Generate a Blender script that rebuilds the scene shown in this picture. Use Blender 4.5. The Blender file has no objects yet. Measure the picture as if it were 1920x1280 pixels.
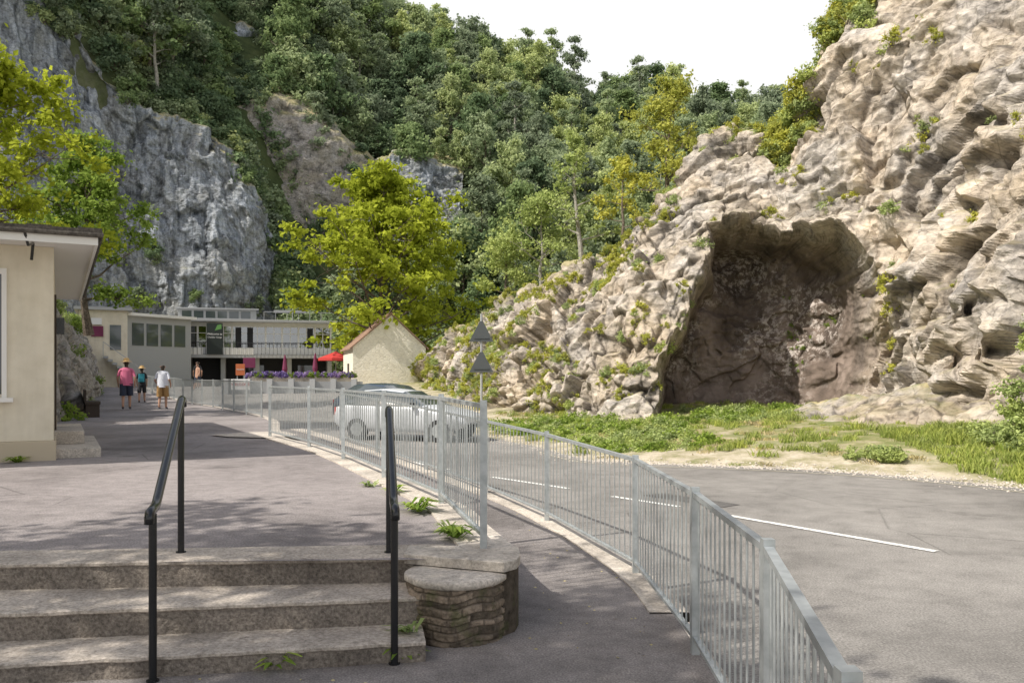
import bpy, math, random
import numpy as np
from mathutils import Vector, Matrix
rng=np.random.default_rng(11); random.seed(5)
C=bpy.context; D=bpy.data
SC=C.scene
# ---------------------------------------------------------------- helpers
def link(o,parent=None):
    SC.collection.objects.link(o)
    if parent is not None: o.parent=parent
    return o
def empty(name,loc=(0,0,0),rz=0):
    e=D.objects.new(name,None); e.location=loc; e.rotation_euler=(0,0,rz); e.empty_display_size=.2
    return link(e)
def fastmesh(name,V,Fq,mats=(),matidx=None,smooth=False,attrs=None,fattrs=None):
    me=D.meshes.new(name); V=np.asarray(V,dtype=np.float32); Fq=np.asarray(Fq,dtype=np.int32)
    k=Fq.shape[1]
    me.vertices.add(len(V)); me.vertices.foreach_set('co',V.ravel())
    me.loops.add(Fq.size); me.loops.foreach_set('vertex_index',Fq.ravel())
    me.polygons.add(len(Fq)); me.polygons.foreach_set('loop_start',np.arange(0,Fq.size,k,dtype=np.int32))
    for m in mats: me.materials.append(m)
    if matidx is not None: me.polygons.foreach_set('material_index',np.asarray(matidx,dtype=np.int32))
    me.polygons.foreach_set('use_smooth',np.full(len(Fq),bool(smooth)))
    me.update(calc_edges=True)
    for kk,a in (attrs or {}).items():
        at=me.attributes.new(kk,'FLOAT','POINT'); at.data.foreach_set('value',np.asarray(a,dtype=np.float32).ravel())
    for kk,a in (fattrs or {}).items():
        at=me.attributes.new(kk,'FLOAT','FACE'); at.data.foreach_set('value',np.asarray(a,dtype=np.float32).ravel())
    return me
class MB:
    def __init__(s): s.v=[]; s.f=[]; s.m=[]
    def add(s,vs,fs,m=0):
        b=len(s.v); s.v.extend([tuple(v) for v in vs])
        for f in fs: s.f.append(tuple(i+b for i in f)); s.m.append(m)
    def box(s,x0,x1,y0,y1,z0,z1,m=0,skew=None):
        vs=[(x,y,z) for z in (z0,z1) for y in (y0,y1) for x in (x0,x1)]
        s.add(vs,[(0,2,3,1),(4,5,7,6),(0,1,5,4),(2,6,7,3),(0,4,6,2),(1,3,7,5)],m)
    def beam(s,p,q,w,h,m=0):
        p=Vector(p); q=Vector(q); d=(q-p).normalized()
        up=Vector((0,0,1)) if abs(d.z)<.95 else Vector((1,0,0))
        r=d.cross(up).normalized(); u=r.cross(d).normalized()
        vs=[]
        for c in (p,q):
            for a,b in ((-1,-1),(1,-1),(1,1),(-1,1)): vs.append(c+r*a*w/2+u*b*h/2)
        s.add(vs,[(0,1,2,3),(7,6,5,4),(0,4,5,1),(1,5,6,2),(2,6,7,3),(3,7,4,0)],m)
    def tube(s,pts,rad,n=8,m=0,cap=True):
        pts=[Vector(p) for p in pts]; 
        if not hasattr(rad,'__len__'): rad=[rad]*len(pts)
        rings=[]; prev=None
        for i,p in enumerate(pts):
            d=(pts[min(i+1,len(pts)-1)]-pts[max(i-1,0)]).normalized()
            if prev is None:
                a=Vector((1,0,0)) if abs(d.x)<.8 else Vector((0,1,0)); r=d.cross(a).normalized()
            else: r=(prev-d*prev.dot(d)).normalized()
            prev=r; u=d.cross(r)
            rings.append([p+(r*math.cos(2*math.pi*k/n)+u*math.sin(2*math.pi*k/n))*rad[i] for k in range(n)])
        vs=[v for r in rings for v in r]; fs=[]
        for i in range(len(pts)-1):
            for k in range(n):
                k2=(k+1)%n; fs.append((i*n+k,i*n+k2,(i+1)*n+k2,(i+1)*n+k))
        if cap: fs.append(tuple(range(n-1,-1,-1))); fs.append(tuple((len(pts)-1)*n+k for k in range(n)))
        s.add(vs,fs,m)
    def sweep(s,path,sec,m=0,close=False,caps=True):
        P=[Vector(p) for p in path]; n=len(sec); vs=[]
        for i,p in enumerate(P):
            d=P[min(i+1,len(P)-1)]-P[max(i-1,0)]; d.z=0; d.normalize(); r=Vector((d.y,-d.x,0))
            for o,dz in sec: vs.append(p+r*o+Vector((0,0,dz)))
        fs=[]
        for i in range(len(P)-1):
            for k in range(n if close else n-1):
                k2=(k+1)%n; fs.append((i*n+k,(i+1)*n+k,(i+1)*n+k2,i*n+k2))
        if close and caps: fs.append(tuple(range(n))); fs.append(tuple((len(P)-1)*n+k for k in range(n-1,-1,-1)))
        s.add(vs,fs,m)
    def obj(s,name,mats,parent=None,bevel=0,smooth=False,loc=None,rz=None):
        me=D.meshes.new(name); me.from_pydata(s.v,[],s.f)
        for m in mats: me.materials.append(m)
        me.polygons.foreach_set('material_index',s.m); 
        if smooth: me.polygons.foreach_set('use_smooth',[True]*len(s.f))
        me.update()
        o=D.objects.new(name,me); link(o,parent)
        if loc: o.location=loc
        if rz is not None: o.rotation_euler=(0,0,rz)
        if bevel:
            b=o.modifiers.new('b','BEVEL'); b.width=bevel; b.segments=2; b.limit_method='ANGLE'
        return o
def obj_from(name,me,parent=None):
    return link(D.objects.new(name,me),parent)
# --- numpy noise
def h3(ix,iy,iz,s=0):
    h=(ix*73856093)^(iy*19349663)^(iz*83492791)^(s*40503017+977)
    h&=0xffffffff; h=((h^(h>>13))*1274126177)&0xffffffff; h^=h>>16; h=(h*668265263)&0xffffffff; h^=h>>15
    return h/4294967295.
def vnoise(p,s=0):
    i=np.floor(p).astype(np.int64); f=p-i; f=f*f*(3-2*f); out=0
    for dx in (0,1):
        for dy in (0,1):
            for dz in (0,1):
                w=(f[...,0] if dx else 1-f[...,0])*(f[...,1] if dy else 1-f[...,1])*(f[...,2] if dz else 1-f[...,2])
                out=out+w*h3(i[...,0]+dx,i[...,1]+dy,i[...,2]+dz,s)
    return out*2-1
def fbm(p,o=4,s=0):
    a=1.;t=0;n=0
    for k in range(o): t=t+a*vnoise(p*(2.03**k)+k*17.3,s+k); n+=a; a*=.5
    return t/n
def facets(q,s=0):
    b=np.floor(q).astype(np.int64); best=np.full(q.shape[:-1],9e9); sec=best.copy(); r=np.zeros_like(best); tl=np.zeros_like(best)
    for dx in (-1,0,1):
        for dy in (-1,0,1):
            for dz in (-1,0,1):
                c0=b[...,0]+dx;c1=b[...,1]+dy;c2=b[...,2]+dz
                fx=c0+h3(c0,c1,c2,s+1);fy=c1+h3(c0,c1,c2,s+2);fz=c2+h3(c0,c1,c2,s+3)
                vx=q[...,0]-fx;vy=q[...,1]-fy;vz=q[...,2]-fz
                d=vx*vx+vy*vy+vz*vz
                rr=h3(c0,c1,c2,s+4)
                t=vx*(h3(c0,c1,c2,s+5)*2-1)+vy*(h3(c0,c1,c2,s+6)*2-1)+vz*(h3(c0,c1,c2,s+7)*2-1)
                m=d<best
                sec=np.where(m,best,np.minimum(sec,d)); best=np.where(m,d,best); r=np.where(m,rr,r); tl=np.where(m,t,tl)
    return r,tl,np.sqrt(sec)-np.sqrt(best)
def smooth(t): t=np.clip(t,0,1); return t*t*(3-2*t)
def catmull(pts,n):
    P=np.array(pts,float); P=np.vstack([2*P[0]-P[1],P,2*P[-1]-P[-2]]); m=len(P)-3
    t=np.linspace(0,m-1e-6,n); i=t.astype(int); f=(t-i)[:,None]
    a,b,c,d=P[i],P[i+1],P[i+2],P[i+3]
    return .5*((2*b)+(-a+c)*f+(2*a-5*b+4*c-d)*f*f+(-a+3*b-3*c+d)*f**3)
# ---------------------------------------------------------------- materials
def mat(name,col=(.5,.5,.5),rough=.7,metal=0,spec=.5):
    m=D.materials.new(name); m.use_nodes=True; b=m.node_tree.nodes['Principled BSDF']
    b.inputs['Base Color'].default_value=(*col,1); b.inputs['Roughness'].default_value=rough; b.inputs['Metallic'].default_value=metal
    b.inputs['Specular IOR Level'].default_value=spec
    return m
class NT:
    def __init__(s,m): s.t=m.node_tree; s.b=s.t.nodes.get('Principled BSDF'); s.co=s.t.nodes.new('ShaderNodeTexCoord').outputs['Object']
    def n(s,ty,**k):
        x=s.t.nodes.new(ty)
        for a,v in k.items(): setattr(x,a,v)
        return x
    def l(s,a,b): s.t.links.new(a,b)
    def map(s,sc=(1,1,1),rot=(0,0,0)):
        x=s.n('ShaderNodeMapping'); x.inputs['Scale'].default_value=sc; x.inputs['Rotation'].default_value=rot; s.l(s.co,x.inputs[0]); return x.outputs[0]
    def noise(s,scale,det=4,rough=.55,vec=None,dist=0):
        x=s.n('ShaderNodeTexNoise'); x.inputs['Scale'].default_value=scale; x.inputs['Detail'].default_value=det; x.inputs['Roughness'].default_value=rough; x.inputs['Distortion'].default_value=dist
        s.l(vec or s.co,x.inputs['Vector']); return x.outputs['Fac']
    def voro(s,scale,feature='F1',vec=None,out='Distance'):
        x=s.n('ShaderNodeTexVoronoi',feature=feature); x.inputs['Scale'].default_value=scale; s.l(vec or s.co,x.inputs['Vector']); return x.outputs[out]
    def ramp(s,fac,stops):
        x=s.n('ShaderNodeValToRGB'); e=x.color_ramp.elements
        while len(e)<len(stops): e.new(.5)
        for i,(p,c) in enumerate(stops):
            e[i].position=p; e[i].color=(*c,1) if hasattr(c,'__len__') else (c,c,c,1)
        s.l(fac,x.inputs[0]); return x.outputs[0]
    def mix(s,f,a,b,mode='MIX'):
        x=s.n('ShaderNodeMix',data_type='RGBA',blend_type=mode)
        for sock,v in ((x.inputs[0],f),(x.inputs[6],a),(x.inputs[7],b)):
            if isinstance(v,(int,float)): sock.default_value=v
            elif isinstance(v,tuple): sock.default_value=(*v,1)
            else: s.l(v,sock)
        return x.outputs[2]
    def attr(s,n): x=s.n('ShaderNodeAttribute'); x.attribute_name=n; return x.outputs['Fac']
    def bump(s,h,st=.5,dist=.02):
        x=s.n('ShaderNodeBump'); x.inputs['Strength'].default_value=st; x.inputs['Distance'].default_value=dist; s.l(h,x.inputs['Height']); s.l(x.outputs[0],s.b.inputs['Normal'])
    def col(s,c): s.l(c,s.b.inputs['Base Color'])
def speckle(name,c1,c2,c3,sc=90,big=.8,rough=.9,bs=.35,bd=.006,cracks=False):
    m=mat(name,c1,rough,spec=.25); t=NT(m)
    f=t.noise(sc,3,.7); g=t.noise(big,5,.6); 
    a=t.ramp(f,[(.32,c2),(.5,c1),(.68,c3)])
    k=t.ramp(g,[(.3,.64),(.52,1.),(.75,1.22)])
    a=t.mix(1.,a,k,'MULTIPLY')
    a=t.mix(1.,a,t.ramp(t.noise(big*9,6,.75),[(.35,.8),(.5,1.),(.68,1.16)]),'MULTIPLY')
    if cracks:
        cr=t.ramp(t.voro(.45,'DISTANCE_TO_EDGE',None),[(0.,.5),(.005,1.)]); msk=t.ramp(t.noise(.25,3),[(.5,0.),(.58,1.)])
        a=t.mix(msk,a,t.mix(1.,a,cr,'MULTIPLY'))
        st=t.ramp(t.noise(1.1,3,.5),[(.66,1.),(.72,.75)]); a=t.mix(1.,a,st,'MULTIPLY')
    t.col(a); t.bump(f,bs,bd); return m
M_tar=speckle('terrace_tarmac',(.27,.243,.24),(.15,.136,.135),(.41,.375,.36),70,.7,cracks=True)
M_pav=speckle('pavement_tarmac',(.22,.20,.193),(.12,.11,.108),(.33,.305,.29),80,.9)
M_road=speckle('road_asphalt',(.255,.243,.228),(.15,.142,.134),(.38,.36,.34),60,.3,cracks=True)
M_conc=speckle('pale_concrete',(.54,.49,.43),(.36,.32,.28),(.68,.62,.55),45,1.6)
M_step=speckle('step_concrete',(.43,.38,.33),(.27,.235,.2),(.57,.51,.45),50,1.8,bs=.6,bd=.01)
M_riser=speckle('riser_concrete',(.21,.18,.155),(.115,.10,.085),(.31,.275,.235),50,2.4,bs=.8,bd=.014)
M_white=mat('road_paint',(.7,.7,.68),.7)
tt=NT(M_white); tt.col(tt.ramp(tt.noise(30,5,.7),[(.38,(.35,.35,.34)),(.5,(.82,.82,.79))]))
M_yel=mat('yellow_paint',(.44,.41,.32),.8)
M_galv=mat('galvanised_steel',(.4,.43,.44),.45,.55); tt=NT(M_galv); tt.col(tt.ramp(tt.noise(14,4,.6),[(.3,(.36,.39,.40)),(.7,(.53,.56,.57))]))
M_black=mat('black_gloss_paint',(.012,.013,.015),.25)
M_cream=mat('cream_render',(.62,.55,.40),.85); tt=NT(M_cream); tt.col(tt.mix(1.,tt.ramp(tt.noise(3,5,.6),[(.3,(.67,.61,.48)),(.7,(.79,.73,.60))]),tt.ramp(tt.noise(.9,4,.6,tt.map((3,3,.4))),[(.35,.88),(.6,1.)]),'MULTIPLY')); tt.bump(tt.noise(60,3),.25,.01)
M_plinth=mat('plinth_render',(.50,.43,.32),.85)
M_glass=mat('window_glass',(.07,.085,.09),.06,0,.9)
M_whitepaint=mat('white_painted_timber',(.76,.75,.72),.6)
M_grey=mat('grey_panel',(.36,.37,.38),.6)
M_darkroof=speckle('dark_roofing',(.09,.08,.07),(.05,.045,.04),(.14,.13,.11),20,2)
M_tile=mat('clay_tiles',(.33,.16,.09),.85); tt=NT(M_tile)
tb=tt.n('ShaderNodeTexBrick'); tb.inputs['Scale'].default_value=4; tb.inputs['Color1'].default_value=(.38,.24,.17,1); tb.inputs['Color2'].default_value=(.26,.16,.12,1); tb.inputs['Mortar'].default_value=(.15,.09,.06,1); tt.l(tt.co,tb.inputs[0]); tt.col(tb.outputs[0])
M_dark=mat('dark_interior',(.02,.02,.022),.8)
M_timber=mat('dark_timber',(.05,.035,.025),.7)
M_alum=mat('sign_back_grey',(.09,.10,.105),.5,.2)
M_wstone=mat('painted_stone',(.66,.60,.46),.85); tt=NT(M_wstone)
v=tt.voro(3.4,'DISTANCE_TO_EDGE',tt.map((1,1,2.1))); hh=tt.ramp(v,[(.0,0.),(.12,1.)]); tt.bump(hh,.45,.03)
tt.col(tt.mix(1.,tt.ramp(tt.noise(2,4),[(.3,(.78,.73,.61)),(.7,(.88,.84,.73))]),tt.ramp(v,[(0.,.84),(.09,1.)]),'MULTIPLY'))
def rockmat(name,dark,midc,light,warm,streak=False,wamt=.75):
    m=mat(name,midc,.93,spec=.2); t=NT(m)
    big=t.noise(.35,5,.6); st=t.map((1.6,1.6,.12),(0,.25,0)) if streak else t.map((.8,.8,2.4),(.6,-.55,0))
    s1=t.noise(1.1,6,.65,st,.6); fine=t.noise(5,8,.72); 
    a=t.ramp(s1,[(.30,dark),(.46,midc),(.64,light)])
    w=t.ramp(big,[(.40,0.),(.62,wamt)])
    a=t.mix(w,a,warm)
    k=t.ramp(fine,[(.3,.5),(.5,1.),(.75,1.3)])
    a=t.mix(1.,a,k,'MULTIPLY')
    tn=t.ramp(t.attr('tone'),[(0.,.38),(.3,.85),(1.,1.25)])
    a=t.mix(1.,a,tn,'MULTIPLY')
    crack=t.ramp(t.voro(.9,'DISTANCE_TO_EDGE',t.map((1,1,1.8),(.6,-.4,0))),[(0.,.25),(.02,1.)])
    a=t.mix(.5,a,crack,'MULTIPLY')
    lp=t.ramp(t.noise(2.2,7,.7),[(.6,0.),(.68,.6)]); a=t.mix(lp,a,(light[0]*1.2,light[1]*1.2,light[2]*1.18))
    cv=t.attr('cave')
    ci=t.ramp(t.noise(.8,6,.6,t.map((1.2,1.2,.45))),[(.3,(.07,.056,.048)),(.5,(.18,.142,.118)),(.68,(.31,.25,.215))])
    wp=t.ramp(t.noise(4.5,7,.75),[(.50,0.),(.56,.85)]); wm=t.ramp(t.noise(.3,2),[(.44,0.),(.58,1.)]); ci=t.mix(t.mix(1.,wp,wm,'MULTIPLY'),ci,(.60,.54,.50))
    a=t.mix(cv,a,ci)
    a=t.mix(t.attr('soil'),a,t.ramp(t.noise(3,5),[(.3,(.14,.17,.05)),(.55,(.38,.33,.17)),(.75,(.52,.44,.27))]))
    t.col(a)
    hb=t.mix(.5,fine,t.ramp(t.voro(2.6,'F1',t.map((1,1,1.8),(.6,-.4,0))),[(0.,0.),(1.,1.)])); t.bump(hb,.9,.16)
    return m
M_rock=rockmat('limestone',(.16,.15,.143),(.39,.36,.33),(.60,.55,.495),(.60,.485,.35),wamt=.6)
M_rockg=rockmat('grey_cliff_limestone',(.08,.095,.115),(.22,.245,.28),(.43,.46,.50),(.28,.275,.25),streak=True,wamt=.5)
M_rockd=rockmat('weathered_limestone',(.14,.135,.13),(.30,.285,.27),(.43,.40,.38),(.34,.30,.24))
def leafmat(name,c1,c2,tr=.4,var=.25):
    m=D.materials.new(name); m.use_nodes=True; t=NT(m); nt=m.node_tree; nt.nodes.remove(t.b)
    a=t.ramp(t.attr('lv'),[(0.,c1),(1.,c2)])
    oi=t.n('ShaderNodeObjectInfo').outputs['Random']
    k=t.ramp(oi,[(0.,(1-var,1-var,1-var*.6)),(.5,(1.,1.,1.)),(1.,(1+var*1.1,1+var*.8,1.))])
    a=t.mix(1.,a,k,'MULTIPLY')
    d=t.n('ShaderNodeBsdfDiffuse'); t.l(a,d.inputs[0]); out=d.outputs[0]
    if tr>0:
        r=t.n('ShaderNodeBsdfTranslucent'); mx=t.n('ShaderNodeMixShader'); mx.inputs[0].default_value=tr
        t.l(a,r.inputs[0]); t.l(d.outputs[0],mx.inputs[1]); t.l(r.outputs[0],mx.inputs[2]); out=mx.outputs[0]
    t.l(out,nt.nodes['Material Output'].inputs[0]); return m
L_far=leafmat('leaf_forest_hazed',(.20,.27,.15),(.50,.58,.33),.42,.35)  # distance haze painted in as paler, greyer leaf colours
L_dark=leafmat('leaf_dark',(.10,.165,.085),(.30,.39,.20),.38,.3)
L_syc=leafmat('leaf_sycamore',(.24,.30,.025),(.58,.64,.08),.45,.1)
L_green=leafmat('leaf_bright_green',(.13,.22,.035),(.39,.50,.11),.42,.15)
L_yel=leafmat('leaf_yellow_green',(.27,.31,.05),(.65,.64,.17),.42,.15)
L_light=leafmat('leaf_light_shrub',(.20,.28,.09),(.52,.60,.25),.38,.2)
L_grass=leafmat('grass_blade',(.18,.25,.05),(.50,.55,.17),.3,.2)
L_dry=leafmat('dry_grass',(.32,.28,.14),(.58,.5,.28),.0,.2)
M_bark=speckle('bark',(.15,.12,.095),(.08,.065,.05),(.25,.21,.17),15,4)
M_barkp=speckle('pale_bark',(.34,.32,.28),(.18,.16,.14),(.45,.43,.38),15,4)
# ---------------------------------------------------------------- vegetation generators
def leaves(cent,rad,n,size,up=.5,flat=.75,bright=None,pw=.45):
    cent=np.array(cent); rad=np.array(rad); w=rad**2; w=w/w.sum()
    k=rng.choice(len(cent),n,p=w)
    d=rng.normal(size=(n,3)); d/=np.linalg.norm(d,axis=1)[:,None]
    r=rng.random(n)**pw*(1+.3*rng.normal(size=n))
    off=d*r[:,None]*rad[k][:,None]; off[:,2]*=flat
    p=cent[k]+off
    nn=d*.6+rng.normal(size=(n,3))*.7; nn[:,2]+=up; nn/=np.linalg.norm(nn,axis=1)[:,None]
    a=np.cross(nn,rng.normal(size=(n,3))); a/=np.linalg.norm(a,axis=1)[:,None]; b=np.cross(nn,a)
    s=size*(.5+1.*rng.random(n))[:,None]
    V=np.stack([p-a*s*.5,p+b*s*.32+nn*s*.06,p+a*s*.5,p-b*s*.32+nn*s*.06],1).reshape(-1,3)
    Fq=np.arange(4*n).reshape(-1,4)
    cb=rng.random(len(cent)) if bright is None else bright
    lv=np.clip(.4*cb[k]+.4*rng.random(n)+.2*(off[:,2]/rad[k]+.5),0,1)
    return V,Fq,lv
def combine(name,V,Fq,lv,mb,mats):
    bv=np.array([tuple(v) for v in mb.v],dtype=float).reshape(-1,3)
    fs=[f for f in mb.f if len(f)==4]
    if len(fs):
        allV=np.vstack([bv,V]); allF=np.vstack([np.array(fs),Fq+len(bv)])
    else: allV,allF=V,Fq
    mi=np.r_[np.zeros(len(fs),int),np.ones(len(Fq),int)]
    return fastmesh(name,allV,allF,mats,mi,False,None,{'lv':np.r_[np.zeros(len(fs)),lv]})
def tree(name,h,cr,cb,nleaf,ls,leaf,bark=None,tr=None,limbs=16,shape=0.55,clr=.2,lean=(0,0),sparse=1.0,flat=.7,pw=.45,top=.28):
    bark=bark or M_bark; tr=tr or h*.02
    mb=MB(); n=8; pts=[];x=y=0
    for i in range(n+1):
        t=i/n; pts.append(Vector((lean[0]*t*t*h+x,lean[1]*t*t*h+y,t*h*.93))); x+=rng.normal()*h*.008; y+=rng.normal()*h*.008
    mb.tube(pts,[tr*(1-.88*i/n)+(.35*tr if i==0 else 0) for i in range(n+1)],8,cap=False)
    cents=[];rads=[]
    def pos(t):
        f=t/.93*n; i=min(int(f),n-1); return pts[i].lerp(pts[i+1],f-i)
    for j in range(limbs):
        q=(j+rng.random()*.7)/limbs; t=cb/h+(0.9-cb/h)*q**.9
        p0=pos(min(t,.92)); az=j*2.39996+rng.normal()*.35
        prof=math.sin(math.pi*min(1,max(.0,(q*.82+.18)))**shape)**.75 if q<1 else .3
        L=cr*max(top,prof)*(.65+.55*rng.random()); el=.25+.65*q+rng.normal()*.12
        d=Vector((math.cos(az)*math.cos(el),math.sin(az)*math.cos(el),math.sin(el)))
        lp=[p0]; dd=d.copy()
        for s in range(4):
            dd=(dd+Vector((rng.normal()*.16,rng.normal()*.16,rng.normal()*.1+.03))).normalized(); lp.append(lp[-1]+dd*L/4)
        r0=tr*(1-.85*t)*.5
        mb.tube(lp,[r0,r0*.75,r0*.5,r0*.32,r0*.12],5,cap=False)
        for s in (2,3,4):
            for kk in range(3):
                a2=rng.random()*6.283; e2=rng.normal()*.4+.25; l2=L*(.2+.2*rng.random())
                e=lp[s]+Vector((math.cos(a2)*math.cos(e2),math.sin(a2)*math.cos(e2),math.sin(e2)))*l2
                mb.tube([lp[s],lp[s].lerp(e,.5)+Vector((0,0,.03*L)),e],[r0*.28,r0*.18,r0*.06],4,cap=False)
                if rng.random()<sparse: cents.append(e); rads.append(cr*clr*(.5+.8*rng.random()))
        cents.append(lp[-1]); rads.append(cr*clr)
    for kk in range(6):
        cents.append(pts[-1]+Vector((rng.normal()*cr*.15,rng.normal()*cr*.15,rng.random()*h*.05))); rads.append(cr*clr*.9)
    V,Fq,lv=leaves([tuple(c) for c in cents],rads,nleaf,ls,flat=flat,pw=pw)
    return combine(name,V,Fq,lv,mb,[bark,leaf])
def bush(name,r,n,ls,leaf,nb=14,flat=.8):
    c=[];rr=[];mb=MB()
    for i in range(nb):
        a=rng.random()*6.283; q=rng.random()**.6*r*.75; z=rng.random()*r*(1.1-q/r*.8)
        c.append((q*math.cos(a),q*math.sin(a),z)); rr.append(r*(.2+.2*rng.random()))
        mb.tube([(0,0,-.1*r),(c[-1][0]*.5,c[-1][1]*.5,z*.6),c[-1]],[r*.02,r*.015,r*.006],4,cap=False)
    V,Fq,lv=leaves(c,rr,n,ls,flat=flat,pw=.6)
    return combine(name,V,Fq,lv,mb,[M_bark,leaf])
def grass(name,n,h,r,leaf):
    p=rng.normal(size=(n,3))*[r*.5,r*.5,0]; a=rng.random(n)*6.283; w=.010+.008*rng.random(n); hh=h*(.4+.8*rng.random(n))
    ln=rng.normal(size=(n,2))*.45*hh[:,None]
    dx=np.stack([np.cos(a)*w,np.sin(a)*w,np.zeros(n)],1)
    mid=p+np.stack([ln[:,0]*.35,ln[:,1]*.35,hh*.6],1); tip=p+np.stack([ln[:,0],ln[:,1],hh],1)
    V=np.stack([p-dx,p+dx,mid+dx*.8,mid-dx*.8,tip+dx*.15,tip-dx*.15],1).reshape(-1,3)
    b=np.arange(n)[:,None]*6; Fq=np.vstack([b+[0,1,2,3],b+[3,2,4,5]])
    lv=rng.random(n); return fastmesh(name,V,Fq,[leaf],None,False,None,{'lv':np.r_[lv,lv]})
def scatter(name,protos,pts,rot,scl,idx):
    col=D.collections.new(name+'_source')
    for i,me in enumerate(protos):
        o=D.objects.new(me.name,me); col.objects.link(o)
    pts=np.asarray(pts,dtype=np.float32); n=len(pts)
    me=D.meshes.new(name); me.vertices.add(n); me.vertices.foreach_set('co',pts.ravel())
    for nm,ty,dat,key in (('rot','FLOAT_VECTOR',rot,'vector'),('scl','FLOAT_VECTOR',scl,'vector'),('idx','INT',idx,'value')):
        a=me.attributes.new(nm,ty,'POINT'); a.data.foreach_set(key,np.asarray(dat,dtype=np.int32 if ty=='INT' else np.float32).ravel())
    o=D.objects.new(name,me); link(o)
    ng=D.node_groups.new(name,'GeometryNodeTree'); ng.interface.new_socket('Geometry',in_out='INPUT',socket_type='NodeSocketGeometry'); ng.interface.new_socket('Geometry',in_out='OUTPUT',socket_type='NodeSocketGeometry')
    N=ng.nodes; gi=N.new('NodeGroupInput'); go=N.new('NodeGroupOutput'); ip=N.new('GeometryNodeInstanceOnPoints'); ci=N.new('GeometryNodeCollectionInfo')
    ci.inputs['Collection'].default_value=col; ci.inputs['Separate Children'].default_value=True; ci.inputs['Reset Children'].default_value=True
    ng.links.new(gi.outputs[0],ip.inputs['Points']); ng.links.new(ci.outputs[0],ip.inputs['Instance']); ip.inputs['Pick Instance'].default_value=True
    for nm,ty,so in (('rot','FLOAT_VECTOR','Rotation'),('scl','FLOAT_VECTOR','Scale'),('idx','INT','Instance Index')):
        a=N.new('GeometryNodeInputNamedAttribute'); a.data_type=ty; a.inputs[0].default_value=nm; ng.links.new(a.outputs[0],ip.inputs[so])
    ng.links.new(ip.outputs[0],go.inputs[0])
    md=o.modifiers.new('scatter','NODES'); md.node_group=ng
    return o
def scat(name,protos,P,smin,smax,tilt=.08,stretch=.15):
    P=np.asarray(P)
    if len(P)==0: return
    n=len(P); s=rng.uniform(smin,smax,n)
    rot=np.stack([rng.normal(size=n)*tilt,rng.normal(size=n)*tilt,rng.random(n)*6.283],1)
    scl=np.stack([s,s,s*(1+rng.uniform(-stretch,stretch,n))],1)
    return scatter(name,protos,P,rot,scl,rng.integers(0,len(protos),n))
# ---------------------------------------------------------------- terrain
def roadz(y): return -.1+1.05*smooth((np.asarray(y,float)-24)/32)
def terrz(y): return .5+.45*smooth((np.asarray(y,float)-36)/20)
def pavz(y): return np.interp(y,[-9,7,9.4,11.2,14.5,17.5,19],[.05,.05,.11,.16,.3,.44,.49])
RY=[-40,0,7,11,13.7,15.3,16.5,17.1,17.7,18.6,22,26,33,42,56,120]
RX=[9,9.3,9.5,9.2,8.2,7.1,5.55,4.2,2.65,1.6,.55,-1,-3,-6,-12,-12]
BY=[-40,5,14,19,24,29,35,43,51,58,64,78,90]
BX=[-22,-20,-13,-10.5,-12.3,-14.5,-17.5,-21,-24.5,-28,-32,-44,-60]
Y0X=[-90,-62,-50,-43,-37,-30,-25,-21,80]; Y0Y=[70,71,77,82,85,88,91,84,80]
def H(x,y):
    x=np.asarray(x,float); y=np.asarray(y,float)
    e=x-np.interp(y,RY,RX)
    fl=roadz(y)-.05+.07*np.clip(e-.3,0,8.7)+.25*smooth((e-12)/10)
    fl=np.where(e>0,fl+.05*np.clip(e,0,1),fl)
    b=np.interp(y,BY,BX)-1.6-x
    kl=np.interp(y,[0,35,50,75],[1.,.75,.3,.25])
    left=np.where(b>0,3.6*smooth(b/2.5)+kl*np.clip(b-2,0,85),0)
    left=left*smooth((y+35)/30)
    y0=np.interp(x,Y0X,Y0Y)
    bs=np.interp(x,Y0X,[41,40,38,36,25,23,14,.8,.8])
    rd=np.interp(x,[-160,-60,-35,-19,0,13,32,46,80,160],[95,92,75,59,52,47,42,42,48,50])
    t=np.clip((y-y0)/(150-y0),0,1)
    back=np.where(y>y0,bs+(rd-bs)*t**.85-np.clip(y-150,0,200)*.1,-99)
    q=np.stack([x*.08,y*.08,x*0],-1)
    n=vnoise(q,3)*2.2*smooth((np.maximum(left,back)-2)/8)
    return np.maximum(np.where(left>0,left+fl,fl),back)+n
xs=np.unique(np.r_[np.linspace(-220,-80,30),np.linspace(-80,-30,45),np.linspace(-30,16,110),np.linspace(16,90,50),np.linspace(90,240,30)])
ys=np.unique(np.r_[np.linspace(-80,-6,30),np.linspace(-6,36,100),np.linspace(36,160,110),np.linspace(160,420,40)])
X,Y=np.meshgrid(xs,ys); Z=H(X,Y)
nx,ny=len(xs),len(ys)
def gridfaces(nr,nc):
    i=np.arange(nr-1)[:,None]*nc+np.arange(nc-1)[None,:]; i=i.ravel(); return np.stack([i,i+1,i+nc+1,i+nc],1)
M_ground=mat('ground_soil',(.2,.17,.1),.95,spec=.1); tt=NT(M_ground)
gr=tt.ramp(tt.noise(1.6,6,.7),[(.35,(.15,.19,.06)),(.52,(.28,.27,.13)),(.66,(.46,.40,.29))])
sa=tt.ramp(tt.noise(1.5,7,.75),[(.3,(.20,.22,.09)),(.46,(.38,.34,.23)),(.62,(.60,.53,.43))])
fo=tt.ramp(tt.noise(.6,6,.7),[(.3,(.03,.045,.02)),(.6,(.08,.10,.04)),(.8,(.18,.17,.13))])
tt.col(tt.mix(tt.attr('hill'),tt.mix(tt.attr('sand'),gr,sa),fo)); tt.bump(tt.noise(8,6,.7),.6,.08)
hill=smooth((Z-1.6)/2.)
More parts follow.
